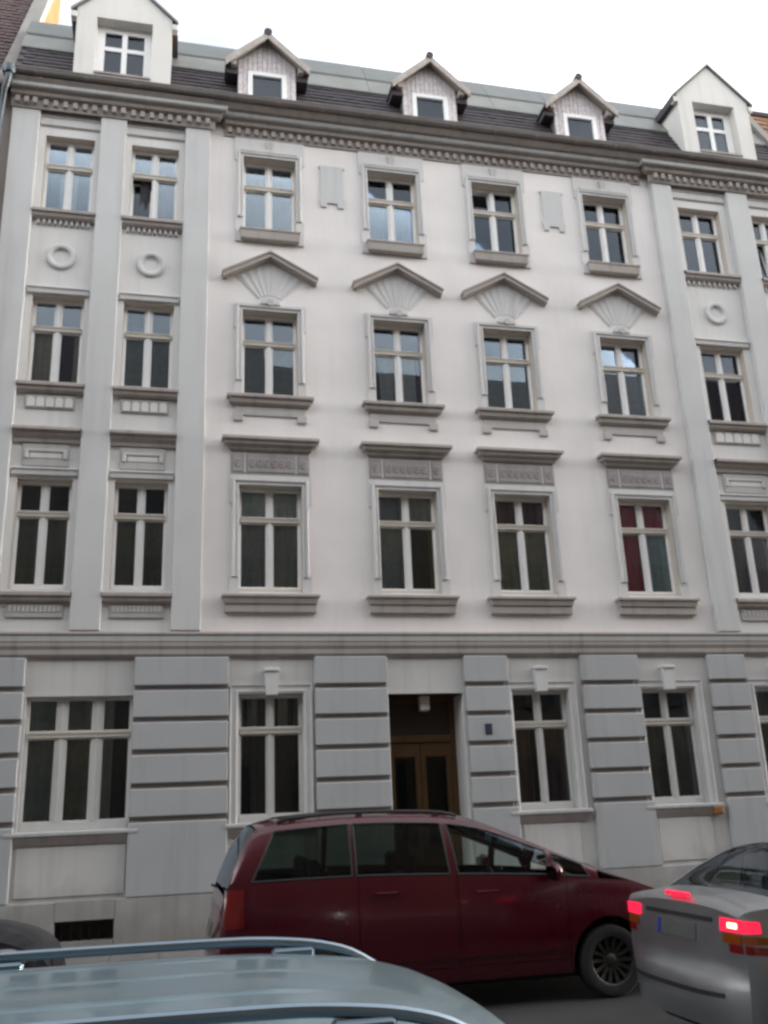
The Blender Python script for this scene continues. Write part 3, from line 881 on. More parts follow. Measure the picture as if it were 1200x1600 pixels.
# ---- dormers
def white_dormer(cx, w, name='dormer'):
    d = link(name, None, house, (cx, 0, 0))
    yf, zb, ze, za = -.30, 13.86, 15.50, 16.30
    hw = w / 2
    rx, rz0, rz1 = .48, 14.14, 15.35
    m = MB()
    # front wall with an opening
    o = [(-hw, zb), (hw, zb), (hw, ze), (0, za), (-hw, ze)]
    m.add([(-hw, yf, zb), (-rx, yf, zb), (-rx, yf, ze), (-hw, yf, ze)], [(0, 1, 2, 3)])
    m.add([(rx, yf, zb), (hw, yf, zb), (hw, yf, ze), (rx, yf, ze)], [(0, 1, 2, 3)])
    m.add([(-rx, yf, zb), (rx, yf, zb), (rx, yf, rz0), (-rx, yf, rz0)], [(0, 1, 2, 3)])
    m.add([(-rx, yf, rz1), (rx, yf, rz1), (rx, yf, ze), (-rx, yf, ze)], [(0, 1, 2, 3)])
    m.add([(-hw, yf, ze), (-rx, yf, ze), (rx, yf, ze), (hw, yf, ze), (0, yf, za)], [(0, 1, 2, 3, 4)])
    for a, b in (((-rx, rz0), (rx, rz0)), ((rx, rz0), (rx, rz1)), ((rx, rz1), (-rx, rz1)), ((-rx, rz1), (-rx, rz0))):
        m.add([(a[0], yf, a[1]), (b[0], yf, b[1]), (b[0], yf + .3, b[1]), (a[0], yf + .3, a[1])], [(0, 1, 2, 3)])
    for s in (-1, 1):
        m.add([(s * hw, yf, zb), (s * hw, 2.4, zb), (s * hw, 2.4, ze), (s * hw, yf, ze)], [(0, 1, 2, 3)])
    m.build('dormer_wall', 'dormer_white', d, weld=True)
    # roof slabs with a dark fascia
    sl = (za - ze) / hw
    for s in (-1, 1):
        e = hw + .10
        rf = MB().prism([(0, za + .0), (s * e, za - e * sl), (s * e, za - e * sl + .07), (0, za + .075)], 'y', yf - .02, 2.4)
        ro_ = rf.build('dormer_roof', 'tile_dark', d)
        MB().prism([(0, za + .012), (s * (e + .01), za - (e + .01) * sl + .012), (s * (e + .01), za - (e + .01) * sl + .062), (0, za + .066)], 'y', yf - .05, yf - .02).build('verge', 'zinc_light', d)
        MB().box(s * hw, s * (e + .005), yf - .018, 1.2, za - e * sl - .10, za - e * sl - .002).build('eave_board', 'tile_dark', d)
        MB().box(s * hw, s * (e + .0), yf - .03, yf + .1, za - e * sl - .13, za - e * sl - .0, .008).build('eave_return', 'dormer_white', d)
    # window, its frame one part and four panes
    f = MB()
    fw0, fw1, fz0, fz1 = -.40, .40, 14.17, 15.28
    y0, y1 = yf + .20, yf + .26
    B = .06
    f.box(-rx, fw0, y0, y1, rz0, rz1).box(fw1, rx, y0 + .002, y1, rz0, rz1)
    f.box(fw0, fw0 + B, y0, y1, fz0, fz1).box(fw1 - B, fw1, y0, y1, fz0, fz1).box(fw0 + B, fw1 - B, y0, y1, fz1 - B, fz1).box(fw0 + B, fw1 - B, y0, y1, fz0, fz0 + B)
    f.box(fw0, fw1, y0, y1, fz1, rz1).box(fw0, fw1, y0, y1, rz0, fz0)
    xm = (fw0 + fw1) / 2
    zm = fz1 - .42
    f.box(xm - .045, xm + .045, y0 - .015, y1, fz0 + B, fz1 - B).box(fw0 + B, xm - .045, y0 - .008, y1, zm - .04, zm + .04).box(xm + .045, fw1 - B, y0 - .008, y1, zm - .04, zm + .04)
    f.build('window_frame', 'frame_white', d)
    for a, b in ((fw0 + B, xm - .045), (xm + .045, fw1 - B)):
        for c_, e_ in ((fz0 + B, zm - .04), (zm + .04, fz1 - B)):
            bx('pane', 'pane_glass', d, a - .004, b + .004, y0 + .02, y0 + .026, c_ - .004, e_ + .004)
    for a_, b_, k_ in ((fw0 + .01, xm - .02, 1), (xm + .02, fw1 - .01, 2)):
        link('curtain', curtain_mesh(b_ - a_, 1.08, 'cloth_grey', k_ + round(cx)), d, (a_, y1 + .04, fz0))
    bx('window_sill', 'trim_brown', d, -rx - .0, rx, yf - .03, yf + .20, rz0 - .03, rz0 + .012, .004)
    mm = MB().add([(-.45, y1, 14.1), (.45, y1, 14.1), (.45, y1 + .9, 14.1), (-.45, y1 + .9, 14.1), (-.45, y1, 15.36), (.45, y1, 15.36), (.45, y1 + .9, 15.36), (-.45, y1 + .9, 15.36)], [(0, 1, 2, 3), (4, 7, 6, 5), (0, 3, 7, 4), (1, 5, 6, 2), (2, 6, 7, 3)])
    link('room', mm.mesh('room', 'room_dark', fix=False), d)
    return d


def wood_dormer(cx):
    d = link('dormer', None, house, (cx, 0, 0))
    yf, zb, hw = -.25, 13.88, .525
    ze, za = 14.86, 15.36
    sl = .92
    # cheeks
    for s in (-1, 1):
        MB().box(s * (hw - .04), s * hw, yf + .03, 1.6, zb, ze - .02).build('cheek', 'tile_dark' if s > 0 else 'zinc_light', d)
    # window
    wx, wz0, wz1 = .35, 13.92, 14.64
    f = MB()
    for x0, x1, z0, z1 in ((-wx, -wx + .085, wz0, wz1), (wx - .085, wx, wz0, wz1), (-wx + .085, wx - .085, wz1 - .085, wz1), (-wx + .085, wx - .085, wz0, wz0 + .08)):
        f.box(x0, x1, yf - .035, yf + .05, z0, z1, .006)
    f.build('window_frame', 'frame_white', d)
    bx('pane', 'pane_glass', d, -wx + .082, wx - .082, yf + .012, yf + .018, wz0 + .078, wz1 - .083)
    mm = MB()
    a, b, c, e, y0, y1 = -.4, .4, 13.9, 14.8, yf + .05, yf + .8
    mm.add([(a, y0, c), (b, y0, c), (b, y1, c), (a, y1, c), (a, y0, e), (b, y0, e), (b, y1, e), (a, y1, e)], [(0, 1, 2, 3), (4, 7, 6, 5), (0, 3, 7, 4), (1, 5, 6, 2), (2, 6, 7, 3)])
    link('room', mm.mesh('room', 'room_dark', fix=False), d)
    # blind behind the glass of the left one
    if True:
        bx('blind', 'cloth_blue' if cx < 3 else 'cloth_grey', d, -wx + .09, wx - .09, yf + .07, yf + .08, wz0 + .08, wz1 - .09)
    # vertical boards
    nb = 12
    bw = 2 * hw / nb
    for k in range(nb):
        x0, x1 = -hw + k * bw + .004, -hw + (k + 1) * bw - .004
        t0, t1 = za - abs(x0) * sl - .03, za - abs(x1) * sl - .03
        j = random.uniform(-.004, .004)
        if x1 < -wx + .01 or x0 > wx - .01:
            MB().prism([(x0, zb), (x1, zb), (x1, t1), (x0, t0)], 'y', yf - .012 + j, yf + .02).build('board', 'weathered_wood', d)
        else:
            MB().prism([(x0, wz1 - .01), (x1, wz1 - .01), (x1, t1), (x0, t0)], 'y', yf - .012 + j, yf + .02).build('board', 'weathered_wood', d)
    bx('back_board', 'dormer_eave', d, -hw + .01, -wx + .01, yf + .021, yf + .03, zb, ze)
    bx('back_board', 'dormer_eave', d, wx - .01, hw - .01, yf + .021, yf + .03, zb, ze)
    MB().prism([(-hw + .01, wz1), (hw - .01, wz1), (hw - .01, ze), (0, za - .05), (-hw + .01, ze)], 'y', yf + .022, yf + .03).build('back_board', 'dormer_eave', d)
    # gable roof with overhang, barge boards, ridge tile
    e = .76
    for s in (-1, 1):
        MB().prism([(0, za + .005), (s * e, za - e * sl), (s * e, za - e * sl + .05), (0, za + .06)], 'y', yf - .16, 2.0).build('dormer_roof', 'tile_dark', d)
        MB().prism([(0, za - .085), (s * e, za - e * sl - .09), (s * (e + .005), za - e * sl + .055), (0, za + .066)], 'y', yf - .20, yf - .162).build('barge_board', 'dormer_eave', d)
        MB().prism([(0, za - .012), (s * (e - .03), za - (e - .03) * sl - .012), (s * (e - .03), za - (e - .03) * sl - .002), (0, za - .002)], 'y', yf - .16, yf + .02).build('soffit_board', 'dormer_eave', d)
        # purlin end and dark eave box
        MB().box(s * (hw + .03), s * (hw + .13), yf - .14, yf + .3, za - (hw + .08) * sl - .17, za - (hw + .08) * sl - .05, .006).build('purlin', 'dormer_eave', d)
        MB().box(s * (hw + .0), s * (e - .02), yf - .04, 1.1, za - e * sl - .14, za - e * sl - .03).build('eave_board', 'tile_dark', d)
    MB().tube([(0, yf - .22, za + .055), (0, 2.0, za + .055)], .075, 10).build('ridge_tile', 'tile_dark', d, smooth=True)
    return d


white_dormer(-1.09, 1.64)
white_dormer(10.64, 1.62)
for c in (1.445, 4.525, 7.59): wood_dormer(c)

# ------------------------------------------------------------------ entrance
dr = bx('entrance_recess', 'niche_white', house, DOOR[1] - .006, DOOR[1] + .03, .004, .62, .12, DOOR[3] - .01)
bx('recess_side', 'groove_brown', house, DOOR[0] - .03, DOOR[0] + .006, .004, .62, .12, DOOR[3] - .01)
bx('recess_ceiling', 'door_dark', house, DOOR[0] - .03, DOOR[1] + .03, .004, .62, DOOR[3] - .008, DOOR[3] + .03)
door = MB()
yd = .50
x0, x1 = DOOR[0] + .008, DOOR[1] - .008
# frame, transom
door.box(x0, x0 + .09, yd, yd + .08, .12, 3.42).box(x1 - .09, x1, yd, yd + .08, .12, 3.42).box(x0 + .09, x1 - .09, yd, yd + .08, 3.34, 3.42).box(x0 + .09, x1 - .09, yd - .03, yd + .08, 2.72, 2.83, .008)
dro = door.build('door', 'door_ochre', house)
bx('transom_panel', 'door_dark', dro, x0 + .09, x1 - .09, yd + .03, yd + .05, 2.83, 3.34)
xm = (x0 + x1) / 2
for a, b in ((x0 + .092, xm - .004), (xm + .004, x1 - .092)):
    lf = MB().box(a, a + .085, yd + .01, yd + .065, .14, 2.715, .004).box(b - .085, b, yd + .01, yd + .065, .14, 2.715, .004)
    lf.box(a + .085, b - .085, yd + .01, yd + .065, 2.50, 2.715, .004).box(a + .085, b - .085, yd + .01, yd + .065, 1.0, 1.15, .004).box(a + .085, b - .085, yd + .01, yd + .065, .14, .34, .004).box(a + .085, b - .085, yd + .035, yd + .05, .34, 1.0)
    lf.build('door_leaf', 'door_ochre', dro)
    bx('pane', 'car_glass_dark', dro, a + .08, b - .08, yd + .036, yd + .042, 1.145, 2.505)
MB().tube([(xm + .05, yd + .01, 1.12), (xm + .05, yd - .05, 1.12), (xm + .15, yd - .05, 1.12)], .012, 8).build('door_handle', 'rim_alloy', dro)
hall = MB().add([(x0, yd + .09, .12), (x1, yd + .09, .12), (x1, 3, .12), (x0, 3, .12), (x0, yd + .09, 3.4), (x1, yd + .09, 3.4), (x1, 3, 3.4), (x0, 3, 3.4)], [(0, 1, 2, 3), (4, 7, 6, 5), (0, 3, 7, 4), (1, 5, 6, 2), (2, 6, 7, 3)])
link('hallway', hall.mesh('hallway', 'room_dark', fix=False), dro)
bx('door_step', 'plinth', house, x0 - .02, x1 + .02, -.25, .62, .1, .128, .01)
lamp = thing('entrance_lamp', 'small white box lamp hanging from the ceiling of the entrance recess', 'lamp', (3.93, .25, 3.41))
MB().lathe([(0, -.02), (.05, -.02), (.05, 0), (0, 0)], 14, 'z').build('ceiling_rose', 'frame_cream', lamp, smooth=True)
MB().box(-.075, .075, -.075, .075, -.235, -.02, .018).build('lamp_shade', 'lamp_opal', lamp)
MB().box(-.08, .08, -.08, .08, -.035, -.012, .004).build('lamp_cap', 'frame_cream', lamp)
np_ = thing('house_number_plate', 'small dark blue enamel house number plate on pier beside the entrance', 'sign', (4.845, -.105, 2.77))
MB().box(-.058, .058, -.012, 0, 0, .165, .004).build('plate', 'plate_blue', np_)
MB().box(-.05, .05, -.0135, -.0115, .006, .159).build('enamel_face', 'plate_blue', np_)
for x_, z_ in ((-.045, .155), (.045, .155), (-.045, .01), (.045, .01)):
    MB().lathe([(0, -.016), (.005, -.016), (.005, -.012)], 8, 'y', (x_, 0, z_)).build('screw', 'rim_alloy', np_)

# ------------------------------------------------------------------ neighbours
nb = thing('neighbour_building', 'taller house at the left edge with dark tiled roof and sunlit orange gable', 'building', (0, 0, 0))
xg = -3.10
wl = MB().box(-90, X0 - .01, .02, 10, 0, 13.79)
wl.build('wall', 'neighbour_wall', nb)
s60 = math.tan(rad(60))
y0n, z0n = -.05, 13.86
def zr60(y): return z0n + (y - y0n) * s60
MB().prism([(y0n, z0n), (3.6, zr60(3.6)), (3.6, 13.8), (y0n, 13.8)], 'x', -90, xg).build('roof', 'tile_brown', nb)
nt_ = MB()
for r_ in range(36):
    ya, yb = y0n + r_ * .1, y0n + (r_ + 1.1) * .1
    for k in range(20):
        xa = xg - .21 - k * .2 + (.1 if r_ % 2 else 0)
        if xa + .19 > xg: continue
        j = random.uniform(.018, .03)
        nt_.add([(xa, ya - j * .87, zr60(ya) + j * .5), (xa + .19, ya - j * .87, zr60(ya) + j * .5), (xa + .19, yb - .005, zr60(yb) + .003), (xa, yb - .005, zr60(yb) + .003)], [(0, 1, 2, 3)])
tag(nt_.build('roof_tiles', 'tile_brown', nb), kind='stuff')
# fire wall between the houses: gable with coping that follows the roof slope
MB().prism([(y0n, z0n + .0), (3.6, zr60(3.6)), (4.05, zr60(3.6)), (4.05, 13.8), (y0n, 13.8)], 'x', xg + .002, X0 - .02).build('gable_wall', 'brick_gable', nb)
dy = .07
MB().prism([(y0n - .12, z0n - .1), (y0n - .12 - .0, z0n + .12), (3.6 - .1, zr60(3.6) + .15), (3.62, zr60(3.6) + .15), (3.62, zr60(3.6) - .001), (y0n + .02, z0n + .02)], 'x', xg - .02, X0 + .04).build('coping', 'parapet', nb)
MB().tube([(-90, -.45, 13.9), (xg - .06, -.45, 13.9)], .075, 10).build('gutter', 'gutter', nb, smooth=True)
MB().box(-90, xg, -.40, .02, 13.6, 13.84).build('cornice', 'neighbour_wall', nb)

nr = thing('neighbour_building', 'house beyond the right dormer with brown clay tiled roof', 'building', (0, 0, 0))
MB().box(12.38, 110, .02, 10, 0, 13.9).build('wall', 'neighbour_wall', nr)
MB().prism([(-.1, 13.9), (1.28, 16.75), (1.28, 13.9)], 'x', 12.38, 110).build('roof', 'clay_tile', nr)
ct = MB()
for r_ in range(13):
    ya = -.1 + r_ * .106
    z_ = lambda y: 13.9 + (y + .1) * (16.75 - 13.9) / 1.38
    for k in range(12):
        xa = 12.40 + k * .21 + (.1 if r_ % 2 else 0)
        j = random.uniform(.02, .035)
        ct.add([(xa, ya - j * .9, z_(ya) + j * .43), (xa + .2, ya - j * .9, z_(ya) + j * .43), (xa + .2, ya + .112, z_(ya + .116)), (xa, ya + .112, z_(ya + .116))], [(0, 1, 2, 3)])
tag(ct.build('roof_tiles', 'clay_tile', nr), kind='stuff')
MB().tube([(12.38, 1.28, 16.78), (110, 1.28, 16.78)], .09, 10).build('ridge', 'tile_dark', nr, smooth=True)

# houses across the street (seen only as reflections; they shade the lower floors)
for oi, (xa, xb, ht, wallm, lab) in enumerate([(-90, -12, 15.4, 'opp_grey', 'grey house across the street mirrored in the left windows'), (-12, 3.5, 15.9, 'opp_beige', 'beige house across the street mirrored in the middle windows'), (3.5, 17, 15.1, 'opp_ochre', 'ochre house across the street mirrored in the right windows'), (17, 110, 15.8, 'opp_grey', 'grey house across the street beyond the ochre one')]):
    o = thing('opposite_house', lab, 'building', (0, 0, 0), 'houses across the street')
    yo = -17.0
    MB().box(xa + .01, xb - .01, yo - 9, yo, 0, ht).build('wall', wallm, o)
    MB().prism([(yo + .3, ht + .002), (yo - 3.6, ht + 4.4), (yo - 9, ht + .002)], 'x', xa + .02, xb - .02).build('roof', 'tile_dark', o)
    win_me = cached(('ow',), lambda: MB().box(-.5, .5, 0, .02, 0, 1.7).mesh('window', 'cloth_dark'))
    frm_me = cached(('owf',), lambda: MB().box(-.58, -.5, 0, .05, -.05, 1.78).box(.5, .58, 0, .05, -.05, 1.78).box(-.5, .5, 0, .05, 1.7, 1.78).box(-.5, .5, 0, .08, -.08, 0).mesh('window_frame', 'opp_grey'))
    n = int((xb - xa) / 2.3)
    for k in range(n):
        xw = xa + (k + .5) * (xb - xa) / n
        if not -25 < xw < 42: continue
        for fz2 in (1.5, 5.0, 8.4, 11.7):
            wo = link('window', win_me, o, (xw, yo + .002, fz2))
            link('window_frame', frm_me, wo)


# ------------------------------------------------------------------ vehicles
def pchip(pts):
    xs = np.array([p[0] for p in pts], float)
    ys = np.array([p[1] for p in pts], float)
    h = np.diff(xs)
    dl = np.diff(ys) / h
    d = np.zeros(len(xs))
    for i in range(1, len(xs) - 1):
        if dl[i - 1] * dl[i] > 0:
            w1, w2 = 2 * h[i] + h[i - 1], h[i] + 2 * h[i - 1]
            d[i] = (w1 + w2) / (w1 / dl[i - 1] + w2 / dl[i])
    d[0], d[-1] = dl[0], dl[-1]

    def f(x):
        x = min(max(x, xs[0]), xs[-1])
        i = min(max(int(np.searchsorted(xs, x)) - 1, 0), len(h) - 1)
        t = (x - xs[i]) / h[i]
        return float((1 + 2 * t) * (1 - t) ** 2 * ys[i] + t * (1 - t) ** 2 * h[i] * d[i] + t * t * (3 - 2 * t) * ys[i + 1] + t * t * (t - 1) * h[i] * d[i + 1])
    return f


class Car:
    def __init__(s, root, S):
        s.r, s.S = root, S
        s.L = S['L']
        s.zc, s.zr, s.belt = pchip(S['zc']), pchip(S['zr']), pchip(S['belt'])
        s.plan = pchip(S['plan'])
        s.zs = pchip(S['sill'])
        s.W = S['W']

    def zb(s, x): return min(s.belt(x), s.zr(x) - .002)
    def wm(s, x): return s.W * s.plan(x)
    def wb(s, x): return s.wm(x) * .975
    def wr(s, x): return s.wb(x) - s.S.get('tumble', .36) * (s.zr(x) - s.zb(x))

    def w(s, x, z):
        zs, zb = s.zs(x), s.zb(x)
        u = min(max((z - zs) / max(zb - zs, .05), 0), 1)
        ws, wmx, wbb = s.wm(x) * .93, s.wm(x), s.wb(x)
        um = .48
        l0 = (u - um) * (u - 1) / (um * 1)
        l1 = u * (u - 1) / (um * (um - 1))
        l2 = u * (u - um) / (1 - um)
        return ws * l0 + wmx * l1 + wbb * l2

    def zlow(s, x):
        z = s.zs(x)
        for xc, r, zc in s.S['arch']:
            if abs(x - xc) < r: z = max(z, zc + math.sqrt(r * r - (x - xc) ** 2))
        return z

    def G(s, x, t):      # greenhouse side, t 0 belt .. 1 cant rail
        zb, zr = s.zb(x), s.zr(x)
        z = zb + (zr - zb) * t
        ww = s.wb(x) + (s.wr(x) - s.wb(x)) * t + .02 * math.sin(math.pi * t) * min(1, (zr - zb) * 3)
        return ww, z

    def R(s, x, t):      # top skin, t 0 edge .. 1 centre
        w, zr, zc = s.wr(x), s.zr(x), s.zc(x)
        return w * (1 - t), zr + (zc - zr) * (1 - (1 - t) ** 2.6)

    def xs(s, a, b, step=.05):
        n = max(1, int(math.ceil((b - a) / step)))
        v = list(np.linspace(a, b, n + 1))
        for xc, r, zc in s.S['arch']:
            for q in np.linspace(-1, 1, 25):
                xx = xc + r * math.sin(q * math.pi / 2)
                if a < xx < b: v.append(xx)
        for e in (.01, .025, .045, .07, .1, .14):
            for xx in (e, s.L - e):
                if a < xx < b: v.append(xx)
        return sorted(set(round(q, 4) for q in v))

    def side(s, mb, a, b, zlo=None, zhi=None, off=0.0, n=10):
        for sg in (-1, 1): s.side1(mb, sg, a, b, zlo, zhi, off, n)

    def side1(s, mb, sg, a, b, zlo=None, zhi=None, off=0.0, n=10):
        rows = []
        for x in s.xs(a, b):
            z0 = s.zlow(x) if zlo is None else max(zlo(x), s.zlow(x))
            z1 = s.zb(x) if zhi is None else max(min(zhi(x), s.zb(x)), z0 + .001)
            rows.append([(x, sg * (s.w(x, z0 + (z1 - z0) * k / n) - off), z0 + (z1 - z0) * k / n) for k in range(n + 1)])
        mb.grid(rows)

    def gpatch(s, mb, sg, xb0, xb1, xt0, xt1, t0, t1, off=0.0, nu=14, nv=5, bulge=0):
        rows = []
        for j in range(nv + 1):
            t = t0 + (t1 - t0) * j / nv
            a, b = xb0 + (xt0 - xb0) * t, xb1 + (xt1 - xb1) * t
            row = []
            for i in range(nu + 1):
                x = a + (b - a) * i / nu
                ww, z = s.G(x, t)
                row.append((x, sg * (ww - off), z))
            rows.append(row)
        mb.grid(rows)

    def top(s, mb, a, b, t0, t1, off=0.0, nt=8, step=.05):
        tt = [t0 + (t1 - t0) * (j / nt) ** 1.3 for j in range(nt + 1)]
        rows = []
        for x in s.xs(a, b, step):
            row = []
            for t in tt:
                y, z = s.R(x, t); row.append((x, -y, z - off))
            for t in reversed(tt[:-1] if t1 >= .999 else tt):
                y, z = s.R(x, t); row.append((x, y, z - off))
            if t1 < .999:
                pass
            rows.append(row)
        if t1 >= .999:
            mb.grid(rows)
        else:
            k = nt + 1
            mb.grid([r[:k] for r in rows]); mb.grid([r[k:] for r in rows])

    def capx(s, end, y, z):
        """x of the rounded end face at lateral y and height z"""
        x0 = 0 if end < 0 else s.L
        w = max(s.w(x0, z), .05)
        q = min(abs(y) / w, 1)
        zz = (z - s.zs(x0)) / max(s.zc(x0) - s.zs(x0), .1)
        e = s.S['capbulge'][0 if end < 0 else 1]
        return x0 + end * pchip(e)(zz) * (1 - q ** 3)

    def cap(s, mb, end, ny=16, nz=14):
        x0 = 0 if end < 0 else s.L
        zlo = s.zlow(x0)
        rows = []
        for k in range(nz + 1):
            row = []
            for j in range(ny + 1):
                q = -1 + 2 * j / ny
                t = 1 - abs(q)
                # top boundary follows the R curve
                zt = s.R(x0, t)[1]
                z = zlo + (zt - zlo) * k / nz
                ww = s.w(x0, min(z, s.zb(x0))) if k < nz else s.wr(x0)
                y = q * ww
                row.append((s.capx(end, y, z) if 0 < j < ny else x0, y, z))
            rows.append(row)
        mb.grid(rows)

    def patch_cap(s, end, y0, y1, z0, z1, off=.006, n=6):
        m = MB()
        rows = [[(s.capx(end, y0 + (y1 - y0) * j / n, z0 + (z1 - z0) * k / n) + end * off, y0 + (y1 - y0) * j / n, z0 + (z1 - z0) * k / n) for j in range(n + 1)] for k in range(n + 1)]
        m.grid(rows)
        ring = [rows[0][j] for j in range(n + 1)] + [rows[k][n] for k in range(1, n + 1)] + [rows[n][j] for j in range(n - 1, -1, -1)] + [rows[k][0] for k in range(n - 1, 0, -1)]
        back = [(p[0] - end * (off + .03), p[1], p[2]) for p in ring]
        N = len(ring)
        m.add(ring + back, [(i, (i + 1) % N, N + (i + 1) % N, N + i) for i in range(N)])
        return m

    def patch_side(s, sg, x0, x1, zf0, zf1, off=.006, n=8):
        m = MB()
        rows = []
        for k in range(n + 1):
            row = []
            for j in range(n + 1):
                x = x0 + (x1 - x0) * j / n
                a, b = zf0(x), zf1(x)
                z = a + (b - a) * k / n
                row.append((x, sg * (s.w(x, z) + off), z))
            rows.append(row)
        m.grid(rows)
        ring = [rows[0][j] for j in range(n + 1)] + [rows[k][n] for k in range(1, n + 1)] + [rows[n][j] for j in range(n - 1, -1, -1)] + [rows[k][0] for k in range(n - 1, 0, -1)]
        back = [(p[0], p[1] - sg * (off + .03), p[2]) for p in ring]
        N = len(ring)
        m.add(ring + back, [(i, (i + 1) % N, N + (i + 1) % N, N + i) for i in range(N)])
        return m

    def build(s):
        S, r = s.S, s.r
        P = S['paint']
        g0, g1 = S['green']                       # x range of the greenhouse
        doors = S['doors']
        body = MB()
        # lower sides, doors left out above the rocker
        edges = [0.0]
        for a, b in doors: edges += [a, b]
        edges.append(s.L)
        rock = S.get('rocker', .36)
        for i in range(len(edges) - 1):
            a, b = edges[i], edges[i + 1]
            if b - a < .012: continue
            if i % 2 == 1: s.side(body, a, b, zhi=lambda x: rock, n=3)
            else: s.side(body, a, b)
        # greenhouse frames
        for sg in (-1, 1):
            s.gpatch(body, sg, g0, g1, g0, g1, 0, S['wt'][0], nu=60, nv=2)
            s.gpatch(body, sg, g0, g1, g0, g1, S['wt'][1], 1, nu=60, nv=2)
            ed = [g0, g0]
            for a, b, c, d in S['win']: ed += [(a, c), (b, d)]
            seq = [(g0, g0)] + [e for w_ in S['win'] for e in ((w_[0], w_[2]), (w_[1], w_[3]))] + [(g1, g1)]
            for i in range(0, len(seq), 2):
                A, B_ = seq[i], seq[i + 1]
                tgt = body
                s.gpatch(tgt, sg, A[0], B_[0], A[1], B_[1], S['wt'][0], S['wt'][1], nu=6)
        s.cap(body, -1); s.cap(body, 1)
        # top skin outside glass
        ws0, ws1 = S['screen']                    # windscreen: top edge x, base x
        rw0, rw1 = S['rear']                      # rear glass: base x, top x
        for a, b in ((rw0, rw1), (ws0, ws1)):
            s.top(body, a, b, 0, .10, nt=2)
        body.build('body', P, r, smooth=40)
        rf = MB(); s.top(rf, rw1 + .004, ws0 - .004, 0, 1)
        rfo = rf.build('roof', P, r, smooth=40)
        bn = MB(); s.top(bn, ws1 + .004, s.L, 0, 1)
        bn.build('bonnet', P, r, smooth=40)
        if rw0 > .02:
            bt = MB(); s.top(bt, 0, rw0 - .004, 0, 1); bt.build('boot_lid', P, r, smooth=40)
        for nm, a, b in (('windscreen', ws0, ws1), ('rear_window', rw0, rw1)):
            gl = MB(); s.top(gl, a + .01, b - .01, .09, 1, off=.004); gl.build(nm, S.get('glass', 'car_glass') if nm == 'windscreen' else S.get('glass_rear', 'car_glass'), r, smooth=40)
        # doors
        for di, (a, b) in enumerate(doors):
            for sg in (-1, 1):
                d = MB(); s.side1(d, sg, a + .006, b - .006, zlo=lambda x: rock + .006)
                do = d.build('door', P, r, smooth=40)
                hx = a + .16 + (.02 if di else 0)
                hz = s.belt(hx) - .14
                yy = s.w(hx, hz)
                h_ = MB().tube([(hx, sg * (yy - .004), hz), (hx + .01, sg * (yy + .03), hz), (hx + .19, sg * (yy + .03), hz), (hx + .20, sg * (yy - .004), hz)], .013, 8)
                h_.build('door_handle', P, do, smooth=True)
        # dark liner behind the panel gaps
        ln = MB(); s.side(ln, .15, s.L - .2, zlo=lambda x: s.zlow(x), zhi=lambda x: s.zb(x) - .03, off=.035)
        ln.build('inner_lining', 'plastic_black', r, smooth=40)
        # windows
        for wi, (a, b, c, d) in enumerate(S['win']):
            for sg in (-1, 1):
                gm = MB(); s.gpatch(gm, sg, a, b, c, d, S['wt'][0], S['wt'][1], off=.006, nu=10)
                gm.build('side_window', S['winmat'][wi], r, smooth=40)
                fm = MB()
                def edge(p0, p1, t0, t1):
                    pts = []
                    for q in np.linspace(0, 1, 8):
                        x = p0 + (p1 - p0) * q; t = t0 + (t1 - t0) * q
                        ww, z = s.G(x, t); pts.append((x, sg * (ww + .0), z))
                    return pts
                T0, T1 = S['wt']
                xa0, xb0 = a + (c - a) * T0, b + (d - b) * T0
                xa1, xb1 = a + (c - a) * T1, b + (d - b) * T1
                for pts in (edge(xa0, xb0, T0, T0), edge(xa1, xb1, T1, T1), edge(xa0, xa1, T0, T1), edge(xb0, xb1, T0, T1)):
                    fm.tube(pts, .009, 6)
                fm.build('window_seal', 'plastic_black', r, smooth=True)
        # wheel housings, floor, wheels
        for xc, rr, zc in S['arch']:
            for sg in (-1, 1):
                wh = MB()
                rows = []
                for t in np.linspace(0, math.pi, 21):
                    x, z = xc + rr * .998 * math.cos(t), zc + rr * .998 * math.sin(t)
                    yy = s.w(x, z)
                    rows.append([(x, sg * (yy - .002), z), (x, sg * (yy - .30), z)])
                wh.grid(rows)
                wh.build('wheel_housing', 'plastic_black', r)
        MB().box(.12, s.L - .12, -s.W + .20, s.W - .20, .18, .40, .03).build('underbody', 'plastic_black', r)
        s.wheels()
        s.interior()
        return rfo

